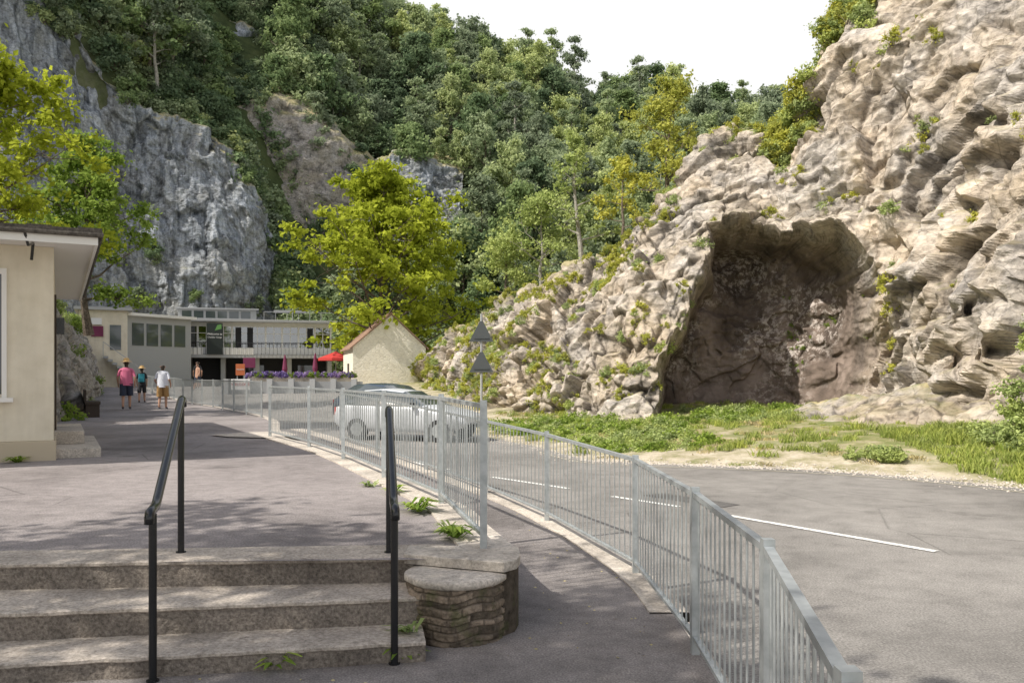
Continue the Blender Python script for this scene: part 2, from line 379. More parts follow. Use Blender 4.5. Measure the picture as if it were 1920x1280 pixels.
E=X-np.interp(Y,RY,RX); sand=np.clip((1-smooth((E-2.6)/3.))*smooth((9-X)/1.5),0,1)*.95
me=fastmesh('ground',np.stack([X,Y,Z],-1).reshape(-1,3),gridfaces(ny,nx),[M_ground],None,True,{'hill':hill.ravel(),'sand':sand.ravel()})
obj_from('ground',me)
# ---------------------------------------------------------------- rock walls
def rotm(a,b):
    ca,sa,cb,sb=math.cos(a),math.sin(a),math.cos(b),math.sin(b)
    return np.array([[1,0,0],[0,ca,-sa],[0,sa,ca]])@np.array([[cb,0,sb],[0,1,0],[-sb,0,cb]])
def normals(P):
    du=np.gradient(P,axis=1); dv=np.gradient(P,axis=0); n=np.cross(du,dv); n/=np.linalg.norm(n,axis=2)[...,None]+1e-9; return n
def sblur(d,it):
    for _ in range(it):
        M=np.pad(d,1,mode='edge'); d=(M[:-2,1:-1]+M[2:,1:-1]+M[1:-1,:-2]+M[1:-1,2:]+3*d)/7
    return d
def blur(N,it):
    for _ in range(it):
        M=np.pad(N,((1,1),(1,1),(0,0)),mode='edge'); N=(M[:-2,1:-1]+M[2:,1:-1]+M[1:-1,:-2]+M[1:-1,2:]+2*N)/6
    return N/(np.linalg.norm(N,axis=2)[...,None]+1e-9)
def rockwall(name,base,ridge,nU,nV,material,back=8,big=1.2,mid=.9,small=.25,fine=.07,dip=(.5,.35),hexp=1.6,cave=None,seed=0,soil=True,vert=False,bsc=1.,backdrop=.3,target=(0,0,2),ledge=.2):
    B=catmull([(b[0],b[1],b[2] if len(b)>2 else -.6) for b in base],nU); R=catmull(ridge,nU)
    nb=max(4,nV//7); t=np.r_[np.linspace(0,1,nV),1+np.linspace(0,1,nb+1)[1:]]
    P=np.zeros((len(t),nU,3))
    for j,tj in enumerate(t):
        if tj<=1:
            h=tj**hexp; P[j,:,:2]=B[:,:2]+(R-B)[:,:2]*h; P[j,:,2]=B[:,2]+(R-B)[:,2]*tj**.92
        else:
            d=(R-B)[:,:2]; d=d/np.linalg.norm(d,axis=1)[:,None]; k=tj-1
            P[j,:,:2]=R[:,:2]+d*back*k; P[j,:,2]=R[:,2]-backdrop*back*k**1.3
    cv=np.zeros(P.shape[:2])
    if cave is not None:
        poly,depth,dv=cave; px=P[...,0]+.3*vnoise(P*.9,9)+.12*vnoise(P*3,8); pz=P[...,2]+.3*vnoise(P*.9,19)+.12*vnoise(P*3,18)
        ins=np.zeros(px.shape,bool); dist=np.full(px.shape,9e9); n=len(poly)
        for i in range(n):
            x1,z1=poly[i]; x2,z2=poly[(i+1)%n]
            c=((z1>pz)!=(z2>pz))&(px<(x2-x1)*(pz-z1)/((z2-z1) or 1e-9)+x1); ins^=c
            L=(x2-x1)**2+(z2-z1)**2; tt_=np.clip(((px-x1)*(x2-x1)+(pz-z1)*(z2-z1))/L,0,1)
            dist=np.minimum(dist,np.hypot(px-x1-tt_*(x2-x1),pz-z1-tt_*(z2-z1)))
        ok=(P[...,1]<34)&(P[...,1]>20)
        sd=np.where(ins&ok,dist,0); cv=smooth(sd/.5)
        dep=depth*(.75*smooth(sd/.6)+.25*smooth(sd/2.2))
        lip=np.where(~ins&ok,np.exp(-dist/.8),np.where(ok,np.exp(-dist/.25),0))
        N=blur(normals(P),6)
        cc=np.array(target)-P.mean((0,1))
        if (N.reshape(-1,3).mean(0)@cc)<0: N=-N
        P=P+N*(lip*.6)[...,None]
        P=P+dep[...,None]*np.array(dv)[None,None,:]
        Nc=np.broadcast_to(np.array([-.2,-.97,-.1]),N.shape); wv=np.clip(cv*1.2,0,1)[...,None]; N=N*(1-wv)+Nc*wv; N=blur(N,14)
    else:
        N=blur(normals(P),10)
        cc=np.array(target)-P.mean((0,1))
        if (N.reshape(-1,3).mean(0)@cc)<0: N=-N
    Q=P@rotm(*dip).T; Qw=Q+.7*np.stack([vnoise(P*.45,31),vnoise(P*.45,32),vnoise(P*.45,33)],-1)+.2*np.stack([vnoise(P*1.8,34),vnoise(P*1.8,35),vnoise(P*1.8,36)],-1)
    sc=np.array([.27,.27,.42])*bsc if not vert else np.array([.42,.42,.16])*bsc
    Qr=P@rotm(-.6,.5).T
    r1,t1,e1=facets(Qw*sc,seed+10); r2,t2,e2=facets(Qw*sc*[2.7,2.7,2.9],seed+20)
    r3,t3,e3=facets((Qr+.12*vnoise(P*2,44)[...,None])*([2.1,2.6,2.4] if not vert else [2.6,2.6,1.2]),seed+30)
    amp=1-.6*cv
    d=big*fbm(P*.16*bsc,3,seed+5)+mid*((r1-.5)*.5+t1*.55)*amp+small*((r2-.5)*.75+t2*.95)*amp+fine*((r3-.5)+t3*1.3)*(1-.4*cv)+.16*fbm(P*.8,5,seed+6)
    if not vert and ledge>0:
        for fq,am in ((1.0,ledge),(2.3,ledge*.45)):
            L_=Qw[...,2]*fq*bsc+.8*vnoise(P*.3,41)+.35*vnoise(P*1.2,42); s_=L_-np.floor(L_)
            d=d+am*(np.minimum(s_*1.3,1-smooth((s_-.75)/.25))-.4)*smooth(vnoise(P*.35,43+int(fq))*1.2+.5)*amp
    d=d-.2*small*np.exp(-e1/.05)*amp-.25*small*np.exp(-e2/.07)*amp
    d=sblur(d,2)
    ed=np.minimum(1,np.arange(len(t))/8.)[:,None]
    P2=P+N*(d*ed)[...,None]
    N2=normals(P2); cc=np.array(target)-P.mean((0,1))
    if (N2.reshape(-1,3).mean(0)@cc)<0: N2=-N2
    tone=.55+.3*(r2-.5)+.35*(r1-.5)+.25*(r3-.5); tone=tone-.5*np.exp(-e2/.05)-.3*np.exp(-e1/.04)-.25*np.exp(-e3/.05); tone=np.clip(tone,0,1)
    so=np.zeros_like(tone)
    if soil: so=smooth((t[:,None]-.9)/.1)*smooth((N2[...,2]-.25)/.3)+smooth((N2[...,2]-.72)/.18)*.5; so=np.clip(so*(.6+.6*vnoise(P2*.8,77)),0,.9)*(1-cv)
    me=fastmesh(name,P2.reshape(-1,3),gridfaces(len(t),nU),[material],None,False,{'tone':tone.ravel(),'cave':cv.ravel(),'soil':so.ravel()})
    obj_from(name,me)
    return P2,N2,t,cv
base=[(15,5),(13,10),(12.2,15),(11.9,20),(12.1,24),(11.5,26),(9.6,26.8),(7.8,27.2),(5.9,27.5),(4.2,27.8),(2.8,28.6),(1.6,29.8),(.4,31.5),(-.6,34),(-1.6,37),(-3.2,43),(-5.5,50)]
ridge=[(22,8,22),(21,15,23),(20,21,23),(19.5,27,23),(17.5,31,22),(15.2,33,19.5),(13.2,34.5,15.2),(12.2,35.5,12.2),(10,36,11.9),(7.9,37,10.9),(6,37,8.8),(5,37.5,7.5),(2.9,38.5,6.9),(0,42,5.4),(-2.3,46,4.5),(-4.5,51,3.5),(-6.5,56,2.8)]
poly=[(4.1,-1),(4.8,1.6),(5.8,3.6),(6.9,5.3),(7.3,6.8),(9.0,7.1),(10.9,6.2),(11.8,5.1),(12.1,3.5),(12.0,2.1),(11.6,.9),(10.8,-1)]
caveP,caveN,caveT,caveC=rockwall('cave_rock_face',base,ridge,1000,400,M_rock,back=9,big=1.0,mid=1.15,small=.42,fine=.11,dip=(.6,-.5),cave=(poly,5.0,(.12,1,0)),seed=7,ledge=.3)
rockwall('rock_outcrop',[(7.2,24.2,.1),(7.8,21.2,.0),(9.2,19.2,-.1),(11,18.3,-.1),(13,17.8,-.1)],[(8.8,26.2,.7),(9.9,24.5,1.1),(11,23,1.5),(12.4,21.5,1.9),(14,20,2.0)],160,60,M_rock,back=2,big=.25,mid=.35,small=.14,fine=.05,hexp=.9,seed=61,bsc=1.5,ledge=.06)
LB=[(-62,66),(-50,73),(-43,78),(-37,81),(-30,84.5),(-25,87),(-23.2,92),(-25,100)]
LR=[(-64,69,46),(-52,76,44),(-45,81,40),(-38,84,29),(-31,87,26.5),(-26.3,89.5,19),(-25,93,16),(-27,100,14)]
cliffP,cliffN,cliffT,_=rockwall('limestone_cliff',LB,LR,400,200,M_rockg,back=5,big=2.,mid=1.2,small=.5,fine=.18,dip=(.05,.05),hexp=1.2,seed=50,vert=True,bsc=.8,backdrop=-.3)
bankB=[(-9.5,16.5,.2),(-10.8,19.5,.2),(-12.5,24,.2),(-14.6,29,.2),(-17.6,35,.2),(-21,43,.3),(-24.7,51,.5),(-28.5,58,.6)]
bankR=[(-12,18,3.4),(-12.8,21,3.8),(-14.6,25.5,4.4),(-17,31,4.5),(-20,37,4.3),(-23.5,45,4.6),(-27,53,5),(-31,60,5)]
bankP,bankN,bankT,_=rockwall('roadside_rock_bank',bankB,bankR,300,90,M_rockd,back=4,big=.5,mid=.6,small=.2,fine=.06,seed=80,bsc=1.6,backdrop=-.2,ledge=.1)
outs=[([(-31,93,6),(-26,95,5),(-21,96,5),(-17,98,6)],[(-32,96,32),(-26.5,99,33),(-21,100,30),(-16,101,24)],'limestone_cliff'),
([(-41,106,30),(-36,108,30),(-30,110,30)],[(-42,109,46),(-36,111,48),(-30,113,42)],'limestone_cliff'),
([(-54,111,46),(-48,114,46),(-42,117,48)],[(-55,115,68),(-48,118,70),(-42,121,62)],'limestone_cliff'),
([(-17,99,14),(-12,101,15),(-6,102,17)],[(-17,103,27),(-12,105,29),(-6,106,27)],'limestone_cliff')]
for k,(b,r,nm) in enumerate(outs):
    rockwall(nm,b,r,110,80,M_rockg if k!=0 else M_rockd,back=4,big=1.2,mid=1.1,small=.4,fine=.15,seed=100+k*9,bsc=.8,backdrop=-.5)
# ---------------------------------------------------------------- forest
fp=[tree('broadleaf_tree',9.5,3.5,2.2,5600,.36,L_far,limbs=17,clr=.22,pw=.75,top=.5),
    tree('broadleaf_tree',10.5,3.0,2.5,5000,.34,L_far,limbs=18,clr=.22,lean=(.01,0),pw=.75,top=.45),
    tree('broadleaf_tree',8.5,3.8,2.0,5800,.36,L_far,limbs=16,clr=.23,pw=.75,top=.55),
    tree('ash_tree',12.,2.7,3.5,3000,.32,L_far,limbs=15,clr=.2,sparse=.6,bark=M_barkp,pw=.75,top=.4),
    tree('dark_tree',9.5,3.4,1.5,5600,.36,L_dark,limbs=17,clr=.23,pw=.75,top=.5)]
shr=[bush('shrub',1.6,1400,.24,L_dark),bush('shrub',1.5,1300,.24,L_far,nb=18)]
P=[];Id=[]
for gx in np.arange(-78,80,3.9):
    for gy in np.arange(80,162,4.1):
        x=gx+rng.uniform(-1.8,1.8); y=gy+rng.uniform(-1.8,1.8)
        if abs(x)>.66*y+6: continue
        z=float(H(x,y))
        if z<2.5: continue
        skip=False
        for (b,r,_) in outs:
            x0,x1=min(q[0] for q in b),max(q[0] for q in b); yb=b[1][1]
            if x0-.5<x<x1+.5 and yb-11.5<y<yb+3: skip=True
        y0=float(np.interp(x,[-62,-50,-43,-37,-30,-25,-21],[71,77,82,85,88,91,84]))
        if x<-22 and y<y0+1.5: skip=True
        if skip: continue
        P.append((x,y,z-.3)); Id.append(4 if (rng.random()<(.6 if (x<-12 and y<125) or y<98 else .12)) else rng.integers(0,4))
n=len(P); s=rng.uniform(.65,1.25,n)
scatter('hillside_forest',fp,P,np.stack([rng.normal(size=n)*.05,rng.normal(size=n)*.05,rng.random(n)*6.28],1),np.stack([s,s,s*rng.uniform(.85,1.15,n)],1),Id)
P=[]
def addund(x,y):
    z=float(H(x,y))
    if z<1.5 : return
    if any(min(q[0] for q in b)<x<max(q[0] for q in b) and b[1][1]-2.5<y<b[1][1]+3 for (b,r,_) in outs): return
    y0=float(np.interp(x,[-62,-50,-43,-37,-30,-25,-21],[71,77,82,85,88,91,84]))
    if x<-26 and y<y0+1: return
    P.append((x,y,z-.2))
for i in range(1300):
    y=rng.uniform(79,140); addund(rng.uniform(-.6*y,.45*y),y)
for i in range(900): addund(rng.uniform(-30,-17),rng.uniform(82,100))
for i in range(700): addund(rng.uniform(-60,-25),rng.uniform(84,128))
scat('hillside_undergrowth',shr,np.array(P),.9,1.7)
P=[]
hh,ww=cliffP.shape[:2]
for i in range(650):
    j=rng.integers(int(.88*200),hh); k=rng.integers(0,ww); p=cliffP[j,k]
    if vnoise(p[None]*.22,5)[0]>(-.05 if j>190 else .3): P.append(p)
for i in range(45):
    j=rng.integers(60,195); k=rng.integers(int(ww*.76),ww); P.append(cliffP[j,k])
for b in range(8):
    j=rng.integers(30,150); k=rng.integers(0,int(ww*.7)); P.append(cliffP[j,k])
scat('cliff_top_shrubs',shr,np.array(P),.5,1.1,.3)
P=[];
for gy in np.arange(26,72,3.4):
    for gb in np.arange(2.2,26,3.5):
        y=gy+rng.uniform(-1.2,1.2); x=float(np.interp(y,BY,BX))-1.6-gb+rng.uniform(-1,1)
        if x<-.66*y-3 or (y>44 and x<-.47*y): continue
        P.append((x,y,float(H(x,y))-.3))
n=len(P); s=rng.uniform(.3,.52,n)
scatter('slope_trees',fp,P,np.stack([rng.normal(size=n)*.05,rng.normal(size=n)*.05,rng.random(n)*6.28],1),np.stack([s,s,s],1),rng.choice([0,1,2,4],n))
P=[]
for i in range(150):
    j=rng.integers(78,bankP.shape[0]); k=rng.integers(0,bankP.shape[1]); P.append(bankP[j,k])
for i in range(50):
    j=rng.integers(2,70); k=rng.integers(0,bankP.shape[1]); p=bankP[j,k]
    if vnoise(p[None]*.5,5)[0]>.2: P.append(p)
smb=[bush('small_shrub',.5,600,.085,L_green),bush('small_shrub',.5,560,.08,L_light,nb=18),bush('small_shrub',.5,500,.08,L_yel,nb=12)]
scat('bank_shrubs',smb[:2],np.array(P),.5,1.4,.3)
# ---------------------------------------------------------------- individual trees
def place(name,me,loc,rz=0,s=1.):
    o=obj_from(name,me); o.location=loc; o.rotation_euler=(0,0,rz); o.scale=(s,s,s); return o
place('sycamore_tree',tree('sycamore_tree',15.2,6.9,2.0,32000,.33,L_syc,limbs=40,shape=.58,clr=.135,tr=.27,flat=.5,pw=.85),(-9.3,61,.9))
place('maple_tree',tree('maple_tree',7.4,3.0,1.6,14000,.17,L_syc,limbs=24,clr=.17,pw=.8),(-15.6,25.2,4.0))
place('beech_tree',tree('beech_tree',8.4,2.6,1.2,15000,.17,L_green,limbs=24,clr=.19,pw=.8),(-17.6,35.5,3.4))
place('ash_sapling',tree('ash_sapling',6.0,2.3,1.2,6000,.15,L_light,limbs=16,clr=.22,bark=M_barkp,sparse=.8,pw=.7),(1.5,43,5.0))
place('ash_sapling',tree('ash_sapling',7.4,1.7,1.8,2600,.16,L_light,limbs=15,clr=.2,bark=M_barkp,sparse=.55,pw=.7),(3.4,41.5,6.2))
place('field_maple_tree',tree('field_maple_tree',6.8,2.4,1.0,4600,.17,L_yel,limbs=18,clr=.19,sparse=.75,pw=.7),(7.4,41,9.1))
place('field_maple_tree',tree('field_maple_tree',4.0,1.6,.6,2400,.16,L_yel,limbs=12,clr=.2,sparse=.7,pw=.7),(5.2,40,8.0))
place('ash_sapling',tree('ash_sapling',4.2,1.8,.8,4600,.14,L_light,limbs=14,clr=.22,pw=.7),(-.4,44,4.8))
# trees beside / behind the viewpoint that shade the terrace
place('lime_tree',tree('lime_tree',11,4.2,4.6,6500,.2,L_green,limbs=20,clr=.16,tr=.2,sparse=.75),(-8.5,1.0,0))
place('lime_tree',tree('lime_tree',12,3.6,5.4,4500,.2,L_green,limbs=18,clr=.15,tr=.2,sparse=.7),(-4.5,-7,0))
# vegetation on cave rock
P=[];hh,ww=caveP.shape[:2]
for i in range(11000):
    j=rng.integers(0,hh); k=rng.integers(int(ww*.1),ww); p=caveP[j,k]; t=caveT[j]; q=vnoise(p[None]*.55,61)[0]
    if caveC[j,k]>.3: continue
    kk=k/ww
    ok=False
    if t>.9 and kk>.36: ok=rng.random()<(.55 if kk<.5 else .4)
    elif kk>.74: ok=(q>-.1) and rng.random()<.3+.9*(kk-.74)
    elif t>.7 and .44<kk<.72: ok=q>.1 and rng.random()<.3
    else: ok=(q>.42 and rng.random()<.22) or (caveN[j,k][2]>.75 and rng.random()<.12)
    if ok: P.append(p-caveN[j,k]*.08)
scat('rock_shrubs',[smb[1],smb[2],smb[2]],np.array(P),.3,.9,.35)
P=[]
for i in range(3000):
    k=rng.integers(int(ww*.335),int(ww*.47)); j=rng.integers(int(400*.78),hh); p=caveP[j,k]
    if vnoise(p[None]*.5,63)[0]>-.35: P.append(p)
scat('ridge_shrubs',[smb[2],smb[1]],np.array(P[:700]),.7,1.5,.3)
ivy=[bush('ivy',.4,380,.07,L_green,nb=16,flat=.9)]
P=[]
for i in range(8000):
    j=rng.integers(0,hh); k=rng.integers(0,ww); p=caveP[j,k]
    if caveC[j,k]>.6 and 10.4<p[0]<12.6 and 1.8<p[2]<4.8 and vnoise(p[None]*1.1,64)[0]>.1: P.append(p)
scat('ivy',ivy,np.array(P[:60]),.25,.45,.3)
# verge plants
P=[]
for i in range(1100):
    x=rng.uniform(-1,11); y=rng.uniform(18,29); e=x-np.interp(y,RY,RX)
    if e<.8: continue
    n_=vnoise(np.array([[x*.4,y*.4,0]]),71)[0]
    if (x<4.8 and 19.3<y<28 and e>1.) or (y>24.5 and n_>-.3): P.append((x,y,float(H(x,y))-.1))
scat('verge_bushes',[smb[0],smb[1],smb[1]],np.array(P),.3,.85,.15)
P=[]
for i in range(16): P.append((rng.normal()*.25+7.4,rng.normal()*.2+16.9,float(H(7.4,16.9))))
scat('verge_bush',[smb[1]],np.array(P),.4,.7)
P=[]
for i in range(95):
    x=rng.uniform(9.7,12.5); y=rng.uniform(14.5,18); P.append((x,y,float(H(x,y))+rng.uniform(0,2.8)*smooth((x-9.8)/1.2)))
scat('roadside_shrub',[smb[1]],np.array(P),.5,1.0,.2)
gp=[grass('grass_tuft',90,.2,.34,L_grass),grass('grass_tuft',70,.12,.3,L_dry),grass('grass_tuft',90,.28,.3,L_grass)]
P=[];Id=[]
for i in range(18000):
    y=rng.uniform(9,34); x=rng.uniform(-3,13); e=x-float(np.interp(y,RY,RX))
    if e<.25: continue
    n_=vnoise(np.array([[x*.45,y*.45,0]]),72)[0]
    dens=.1 if e<2.6 else .42
    if n_<0: dens*=.25
    if x>8.3 and y<20: dens=.75
    if rng.random()<dens*.6: P.append((x,y,float(H(x,y))-.02)); Id.append(1 if (x<8 and rng.random()<.5) else (0 if rng.random()<.5 else 2))
n=len(P); s=rng.uniform(.3,.8,n)
scatter('verge_grass',gp,P,np.stack([rng.normal(size=n)*.1,rng.normal(size=n)*.1,rng.random(n)*6.28],1),np.stack([s,s,s],1),Id)
# ---------------------------------------------------------------- road, pavement, terrace
def strip(name,Lp,Rp,zf,n,m,mats,uvx=None):
    A=catmull(Lp,n);B=catmull(Rp,n); q=np.linspace(0,1,m); G=A[:,None,:]*(1-q)[None,:,None]+B[:,None,:]*q[None,:,None]
    z=zf(G[...,1]); V=np.concatenate([G,z[...,None]],-1)
    me=fastmesh(name,V.reshape(-1,3),gridfaces(n,m),mats,None,True); return obj_from(name,me)
kerbL=[(.05,-6),(.3,0),(.7,1.95),(1.04,3.5),(1.12,5.1),(1.04,7.1),(.42,9.4),(-.3,11.2),(-1.3,13.2),(-2.4,15.3),(-3.5,17.1),(-4.9,19.5),(-7.1,24.8),(-11.8,33.5),(-17.1,42.8),(-22,52),(-27,62)]
roadR=[(9,-6),(9.3,0),(9.45,4),(9.5,7),(9.2,11),(8.2,13.7),(7.1,15.3),(5.55,16.5),(4.2,17.1),(2.65,17.7),(1.6,18.6),(.55,22),(-1,26),(-3,33),(-6,42),(-9.5,51),(-13,62)]
strip('road',kerbL,roadR,lambda y:roadz(y),260,16,[M_road])
n=4200; q=rng.random(n); rp=catmull(roadR,400); sel=rp[(rp[:,1]>8)&(rp[:,1]<26)]; i_=rng.integers(0,len(sel),n); gx=sel[i_,0]+rng.normal(size=n)*.35+.1; gy=sel[i_,1]+rng.normal(size=n)*.15; gz=np.maximum(roadz(gy),H(gx,gy))+.004
s_=.008+.022*rng.random(n)**2; a=rng.random(n)*6.28
V=np.stack([np.stack([gx-s_*np.cos(a),gy-s_*np.sin(a),gz],1),np.stack([gx+s_*np.sin(a),gy-s_*np.cos(a),gz],1),np.stack([gx+s_*np.cos(a),gy+s_*np.sin(a),gz],1),np.stack([gx-s_*np.sin(a),gy+s_*np.cos(a),gz],1),np.stack([gx,gy,gz+s_*.9],1)],1).reshape(-1,3)
b_=np.arange(n)[:,None]*5; F3=np.vstack([b_+[0,1,4],b_+[1,2,4],b_+[2,3,4],b_+[3,0,4]])
obj_from('gravel',fastmesh('gravel',V,F3,[M_conc]))
pk=[(x,y) for x,y in kerbL if y<20]
n=len(pk); strip('pavement',[(-14,y) for x,y in pk],pk,pavz,90,24,[M_pav])
mb=MB(); kp=catmull([(x,y) for x,y in kerbL if y<19.6],120)
mb.sweep([(x,y,float(pavz(y))-.004) for x,y in kp if y<=5.85],[(-.05,0),(.07,0),(.085,-.02),(.085,-.4)],0)
mb.sweep([(x,y,float(pavz(y))+.012) for x,y in kp if y>5.85],[(-.17,-.05),(-.17,0),(.10,0),(.115,-.02),(.115,-.5)],0)
mb.obj('kerb',[M_conc])
TR=[(-.02,5.62),(.0,5.85),(-.2,6.7),(-.49,7.9),(-1.34,10),(-2.24,12.2),(-3.2,14.3),(-4.5,16.7),(-5.2,19),(-7.0,24.6),(-11.6,33.5),(-17,42.7),(-22,52),(-26.8,62)]
TL=[(-14,5.0),(-14,5.4),(-14,6.7),(-14,7.9),(-14,10),(-14,12.2),(-14,14.3),(-13,16.7),(-13,19),(-15,24.6),(-19,33.5),(-24,42.7),(-28,52),(-33,62)]
strip('terrace_path',TL,TR,lambda y:terrz(y),200,40,[M_tar])
mb=MB(); tp=catmull(TR,240)
mb.sweep([(x,y,float(terrz(y))) for x,y in tp if y<17.6],[(-.34,-.03),(-.34,.018),(.03,.018),(.045,0),(.045,-.06),(.0,-.06)],0,)
mb.sweep([(x,y,float(terrz(y))) for x,y in tp if y>17.5],[(-.18,-.03),(-.18,.012),(.03,.012),(.045,0),(.045,-.06),(.0,-.06)],0,)
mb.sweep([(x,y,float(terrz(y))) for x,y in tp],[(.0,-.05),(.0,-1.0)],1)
mb.add([(-6.1,17.2,.523),(-5.5,16.6,.523),(-4.6,16.3,.523),(-4.3,17.2,.523),(-4.85,18.2,.523),(-5.5,18.0,.523)],[(0,1,2,3,4,5)],0)
mb.obj('terrace_coping',[M_conc,M_riser])
M_patch=speckle('tarmac_patch',(.13,.125,.12),(.08,.077,.075),(.19,.185,.18),70,1.)
mb=MB(); mb.add([(1.95,12.9,-.094),(2.9,11.7,-.094),(3.2,11.95,-.094),(2.3,13.1,-.094)],[(0,1,2,3)]); mb.obj('tarmac_patch',[M_patch])
def dash(p,q,w=.11,m=M_white,name='centre_line'):
    mb=MB(); p=Vector((*p,-.092)); q=Vector((*q,-.092)); d=(q-p).normalized(); r=Vector((d.y,-d.x,0))*w/2
    k=8; vs=[]
    for i in range(k+1): c=p.lerp(q,i/k); vs+= [c-r,c+r]
    mb.add(vs,[(2*i,2*i+1,2*i+3,2*i+2) for i in range(k)]); mb.obj(name,[m])
dash((4.35,8.75),(2.8,11.0)); dash((2.3,11.75),(1.5,12.75)); dash((.9,13.65),(-.35,15.2)); dash((-1.2,16.4),(-2.3,18.2)); dash((5.6,6.5),(7.4,3.2))
mb=MB(); rp=catmull(roadR,200)
mb.sweep([(x-.28,y-.5,-.0935) for x,y in rp if 8<y<21],[(-.03,0),(.03,0)],0); mb.obj('edge_line',[M_yel])
# steps
mb=MB()
def stepblock(l,r,z0,z1,depth=.9,mt=0):
    l=Vector((*l,0)); r=Vector((*r,0)); d=(r-l).normalized(); n_=Vector((-d.y,d.x,0))
    N=160; vs=[];fs=[]
    for i in range(N+1):
        c=l.lerp(r,i/N); w=.006*math.sin(i*1.7)+.004*math.sin(i*.61)+rng.normal()*.003
        for o,z in ((w,z0),(w,z1-.03),(-.012+w,z1-.022),(-.012+w,z1-.006),(.008+w,z1),(.06,z1),(depth,z1)): vs.append((c.x+n_.x*o,c.y+n_.y*o,z))
    k=7
    for i in range(N):
        for j in range(k-1):
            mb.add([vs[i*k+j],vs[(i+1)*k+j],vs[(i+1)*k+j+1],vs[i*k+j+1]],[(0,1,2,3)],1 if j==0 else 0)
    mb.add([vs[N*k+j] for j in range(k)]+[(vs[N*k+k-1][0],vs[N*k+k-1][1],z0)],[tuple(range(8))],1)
def ext(a,b,x): t=(x-a[0])/(b[0]-a[0]); return (x,a[1]+(b[1]-a[1])*t)
a,b=(-3.27,5.45),(-.74,5.65); stepblock(ext(a,b,-13),ext(a,b,-.45),.0,.504,.42)
a,b=(-2.95,4.93),(-.69,5.27); stepblock(ext(a,b,-13),ext(a,b,-.52),.0,.335,.9)
a,b=(-2.73,4.55),(-.5,4.94); stepblock(ext(a,b,-13),ext(a,b,-.5),-.05,.17,.9)
mb.obj('concrete_steps',[M_step,M_riser])
# stone pillar ending the terrace wall
cx,cy,rr=-.36,5.50,.325
nu,nv=300,120; th=np.linspace(0,2*np.pi,nu); zz=np.linspace(-.1,.43,nv); TH,ZZ=np.meshgrid(th,zz)
rows=np.array([-.1,-.05,.0,.055,.095,.15,.19,.235,.29,.325,.375,.41,.45]); zw=ZZ+.014*np.sin(TH*3+1)+.008*np.sin(TH*7)
ri=np.clip(np.searchsorted(rows,zw)-1,0,len(rows)-2); z0=rows[ri];z1=rows[ri+1]
ln=.08+.09*h3(ri,ri*0+3,ri*0,5); s=(TH*rr)/ln+h3(ri,ri*0,ri*0,9)*3; si=np.floor(s).astype(int); s=s+.25*(h3(si,ri,ri*0,7)-.5); sf=s-np.floor(s)
ed=np.minimum(np.minimum(sf,1-sf)*ln,np.minimum(zw-z0,z1-zw)); ston=smooth(ed/.010); rid=h3(np.floor(s).astype(int),ri,ri*0,21)
Pq=np.stack([np.cos(TH),np.sin(TH),ZZ*3],-1)
rad=rr-.02+ston*(.006+.013*rid)+.008*fbm(Pq*6,3,2)+.005*vnoise(Pq*25,3)
V=np.stack([cx+np.cos(TH)*rad,cy+np.sin(TH)*rad,ZZ],-1)
M_stone=mat('rubble_stone',(.2,.16,.12),.95,spec=.15); t=NT(M_stone)
a=t.ramp(t.attr('tone'),[(0.,(.085,.07,.055)),(.4,(.18,.145,.11)),(.75,(.27,.215,.165)),(1.,(.36,.30,.24))]); a=t.mix(1.,a,t.ramp(t.noise(18,6,.7),[(.3,.4),(.6,1.2)]),'MULTIPLY')
a=t.mix(t.attr('mortar'),a,(.12,.10,.082)); a=t.mix(t.ramp(t.noise(5,4,.6),[(.55,0.),(.65,.6)]),a,(.07,.085,.03)); t.col(a); t.bump(t.noise(50,5,.7),.6,.012)
pil=empty('stone_pillar')
me=fastmesh('stonework',V.reshape(-1,3),gridfaces(nv,nu),[M_stone],None,True,{'tone':(rid*.8+.2*fbm(Pq*8,2,4)).ravel(),'mortar':((1-ston)*.7).ravel()}); obj_from('stonework',me,pil)
mb=MB(); N=64; vs=[];
prof=[(.0,.452),(.25,.455),(.318,.448),(.333,.437),(.333,.41),(.31,.395)]
for r_,z_ in prof:
    for i in range(N): aa=2*math.pi*i/N; q=r_*(1+.012*math.sin(3*aa)+.008*math.sin(8*aa)+.006*math.sin(17*aa)); vs.append((cx+q*math.cos(aa),cy+q*math.sin(aa),z_))
mb.add(vs,[(j*N+i,(j+1)*N+i,(j+1)*N+(i+1)%N,j*N+(i+1)%N) for j in range(len(prof)-1) for i in range(N)])
mb.obj('cap',[M_conc],pil,smooth=True)
mb=MB(); vs=[(-.72,5.66),(-.05,5.40),(.03,5.5),(.055,5.65),(.045,5.9),(-.34,5.95),(-.72,5.95)]
top=[(x,y,.522) for x,y in vs]; bot=[(x,y,.46) for x,y in vs]; low=[(x*.97-.01,y+.02,.46) for x,y in vs]; lb=[(x*.97-.01,y+.02,-.1) for x,y in vs]; k=len(vs)
mb.add(top+bot,[tuple(range(k))]+[(i,i+k,(i+1)%k+k,(i+1)%k) for i in range(k)],0)
mb.add(low+lb,[(i,i+k,(i+1)%k+k,(i+1)%k) for i in range(k)],1)
mb.obj('terrace_corner',[M_conc,M_stone],bevel=.006)
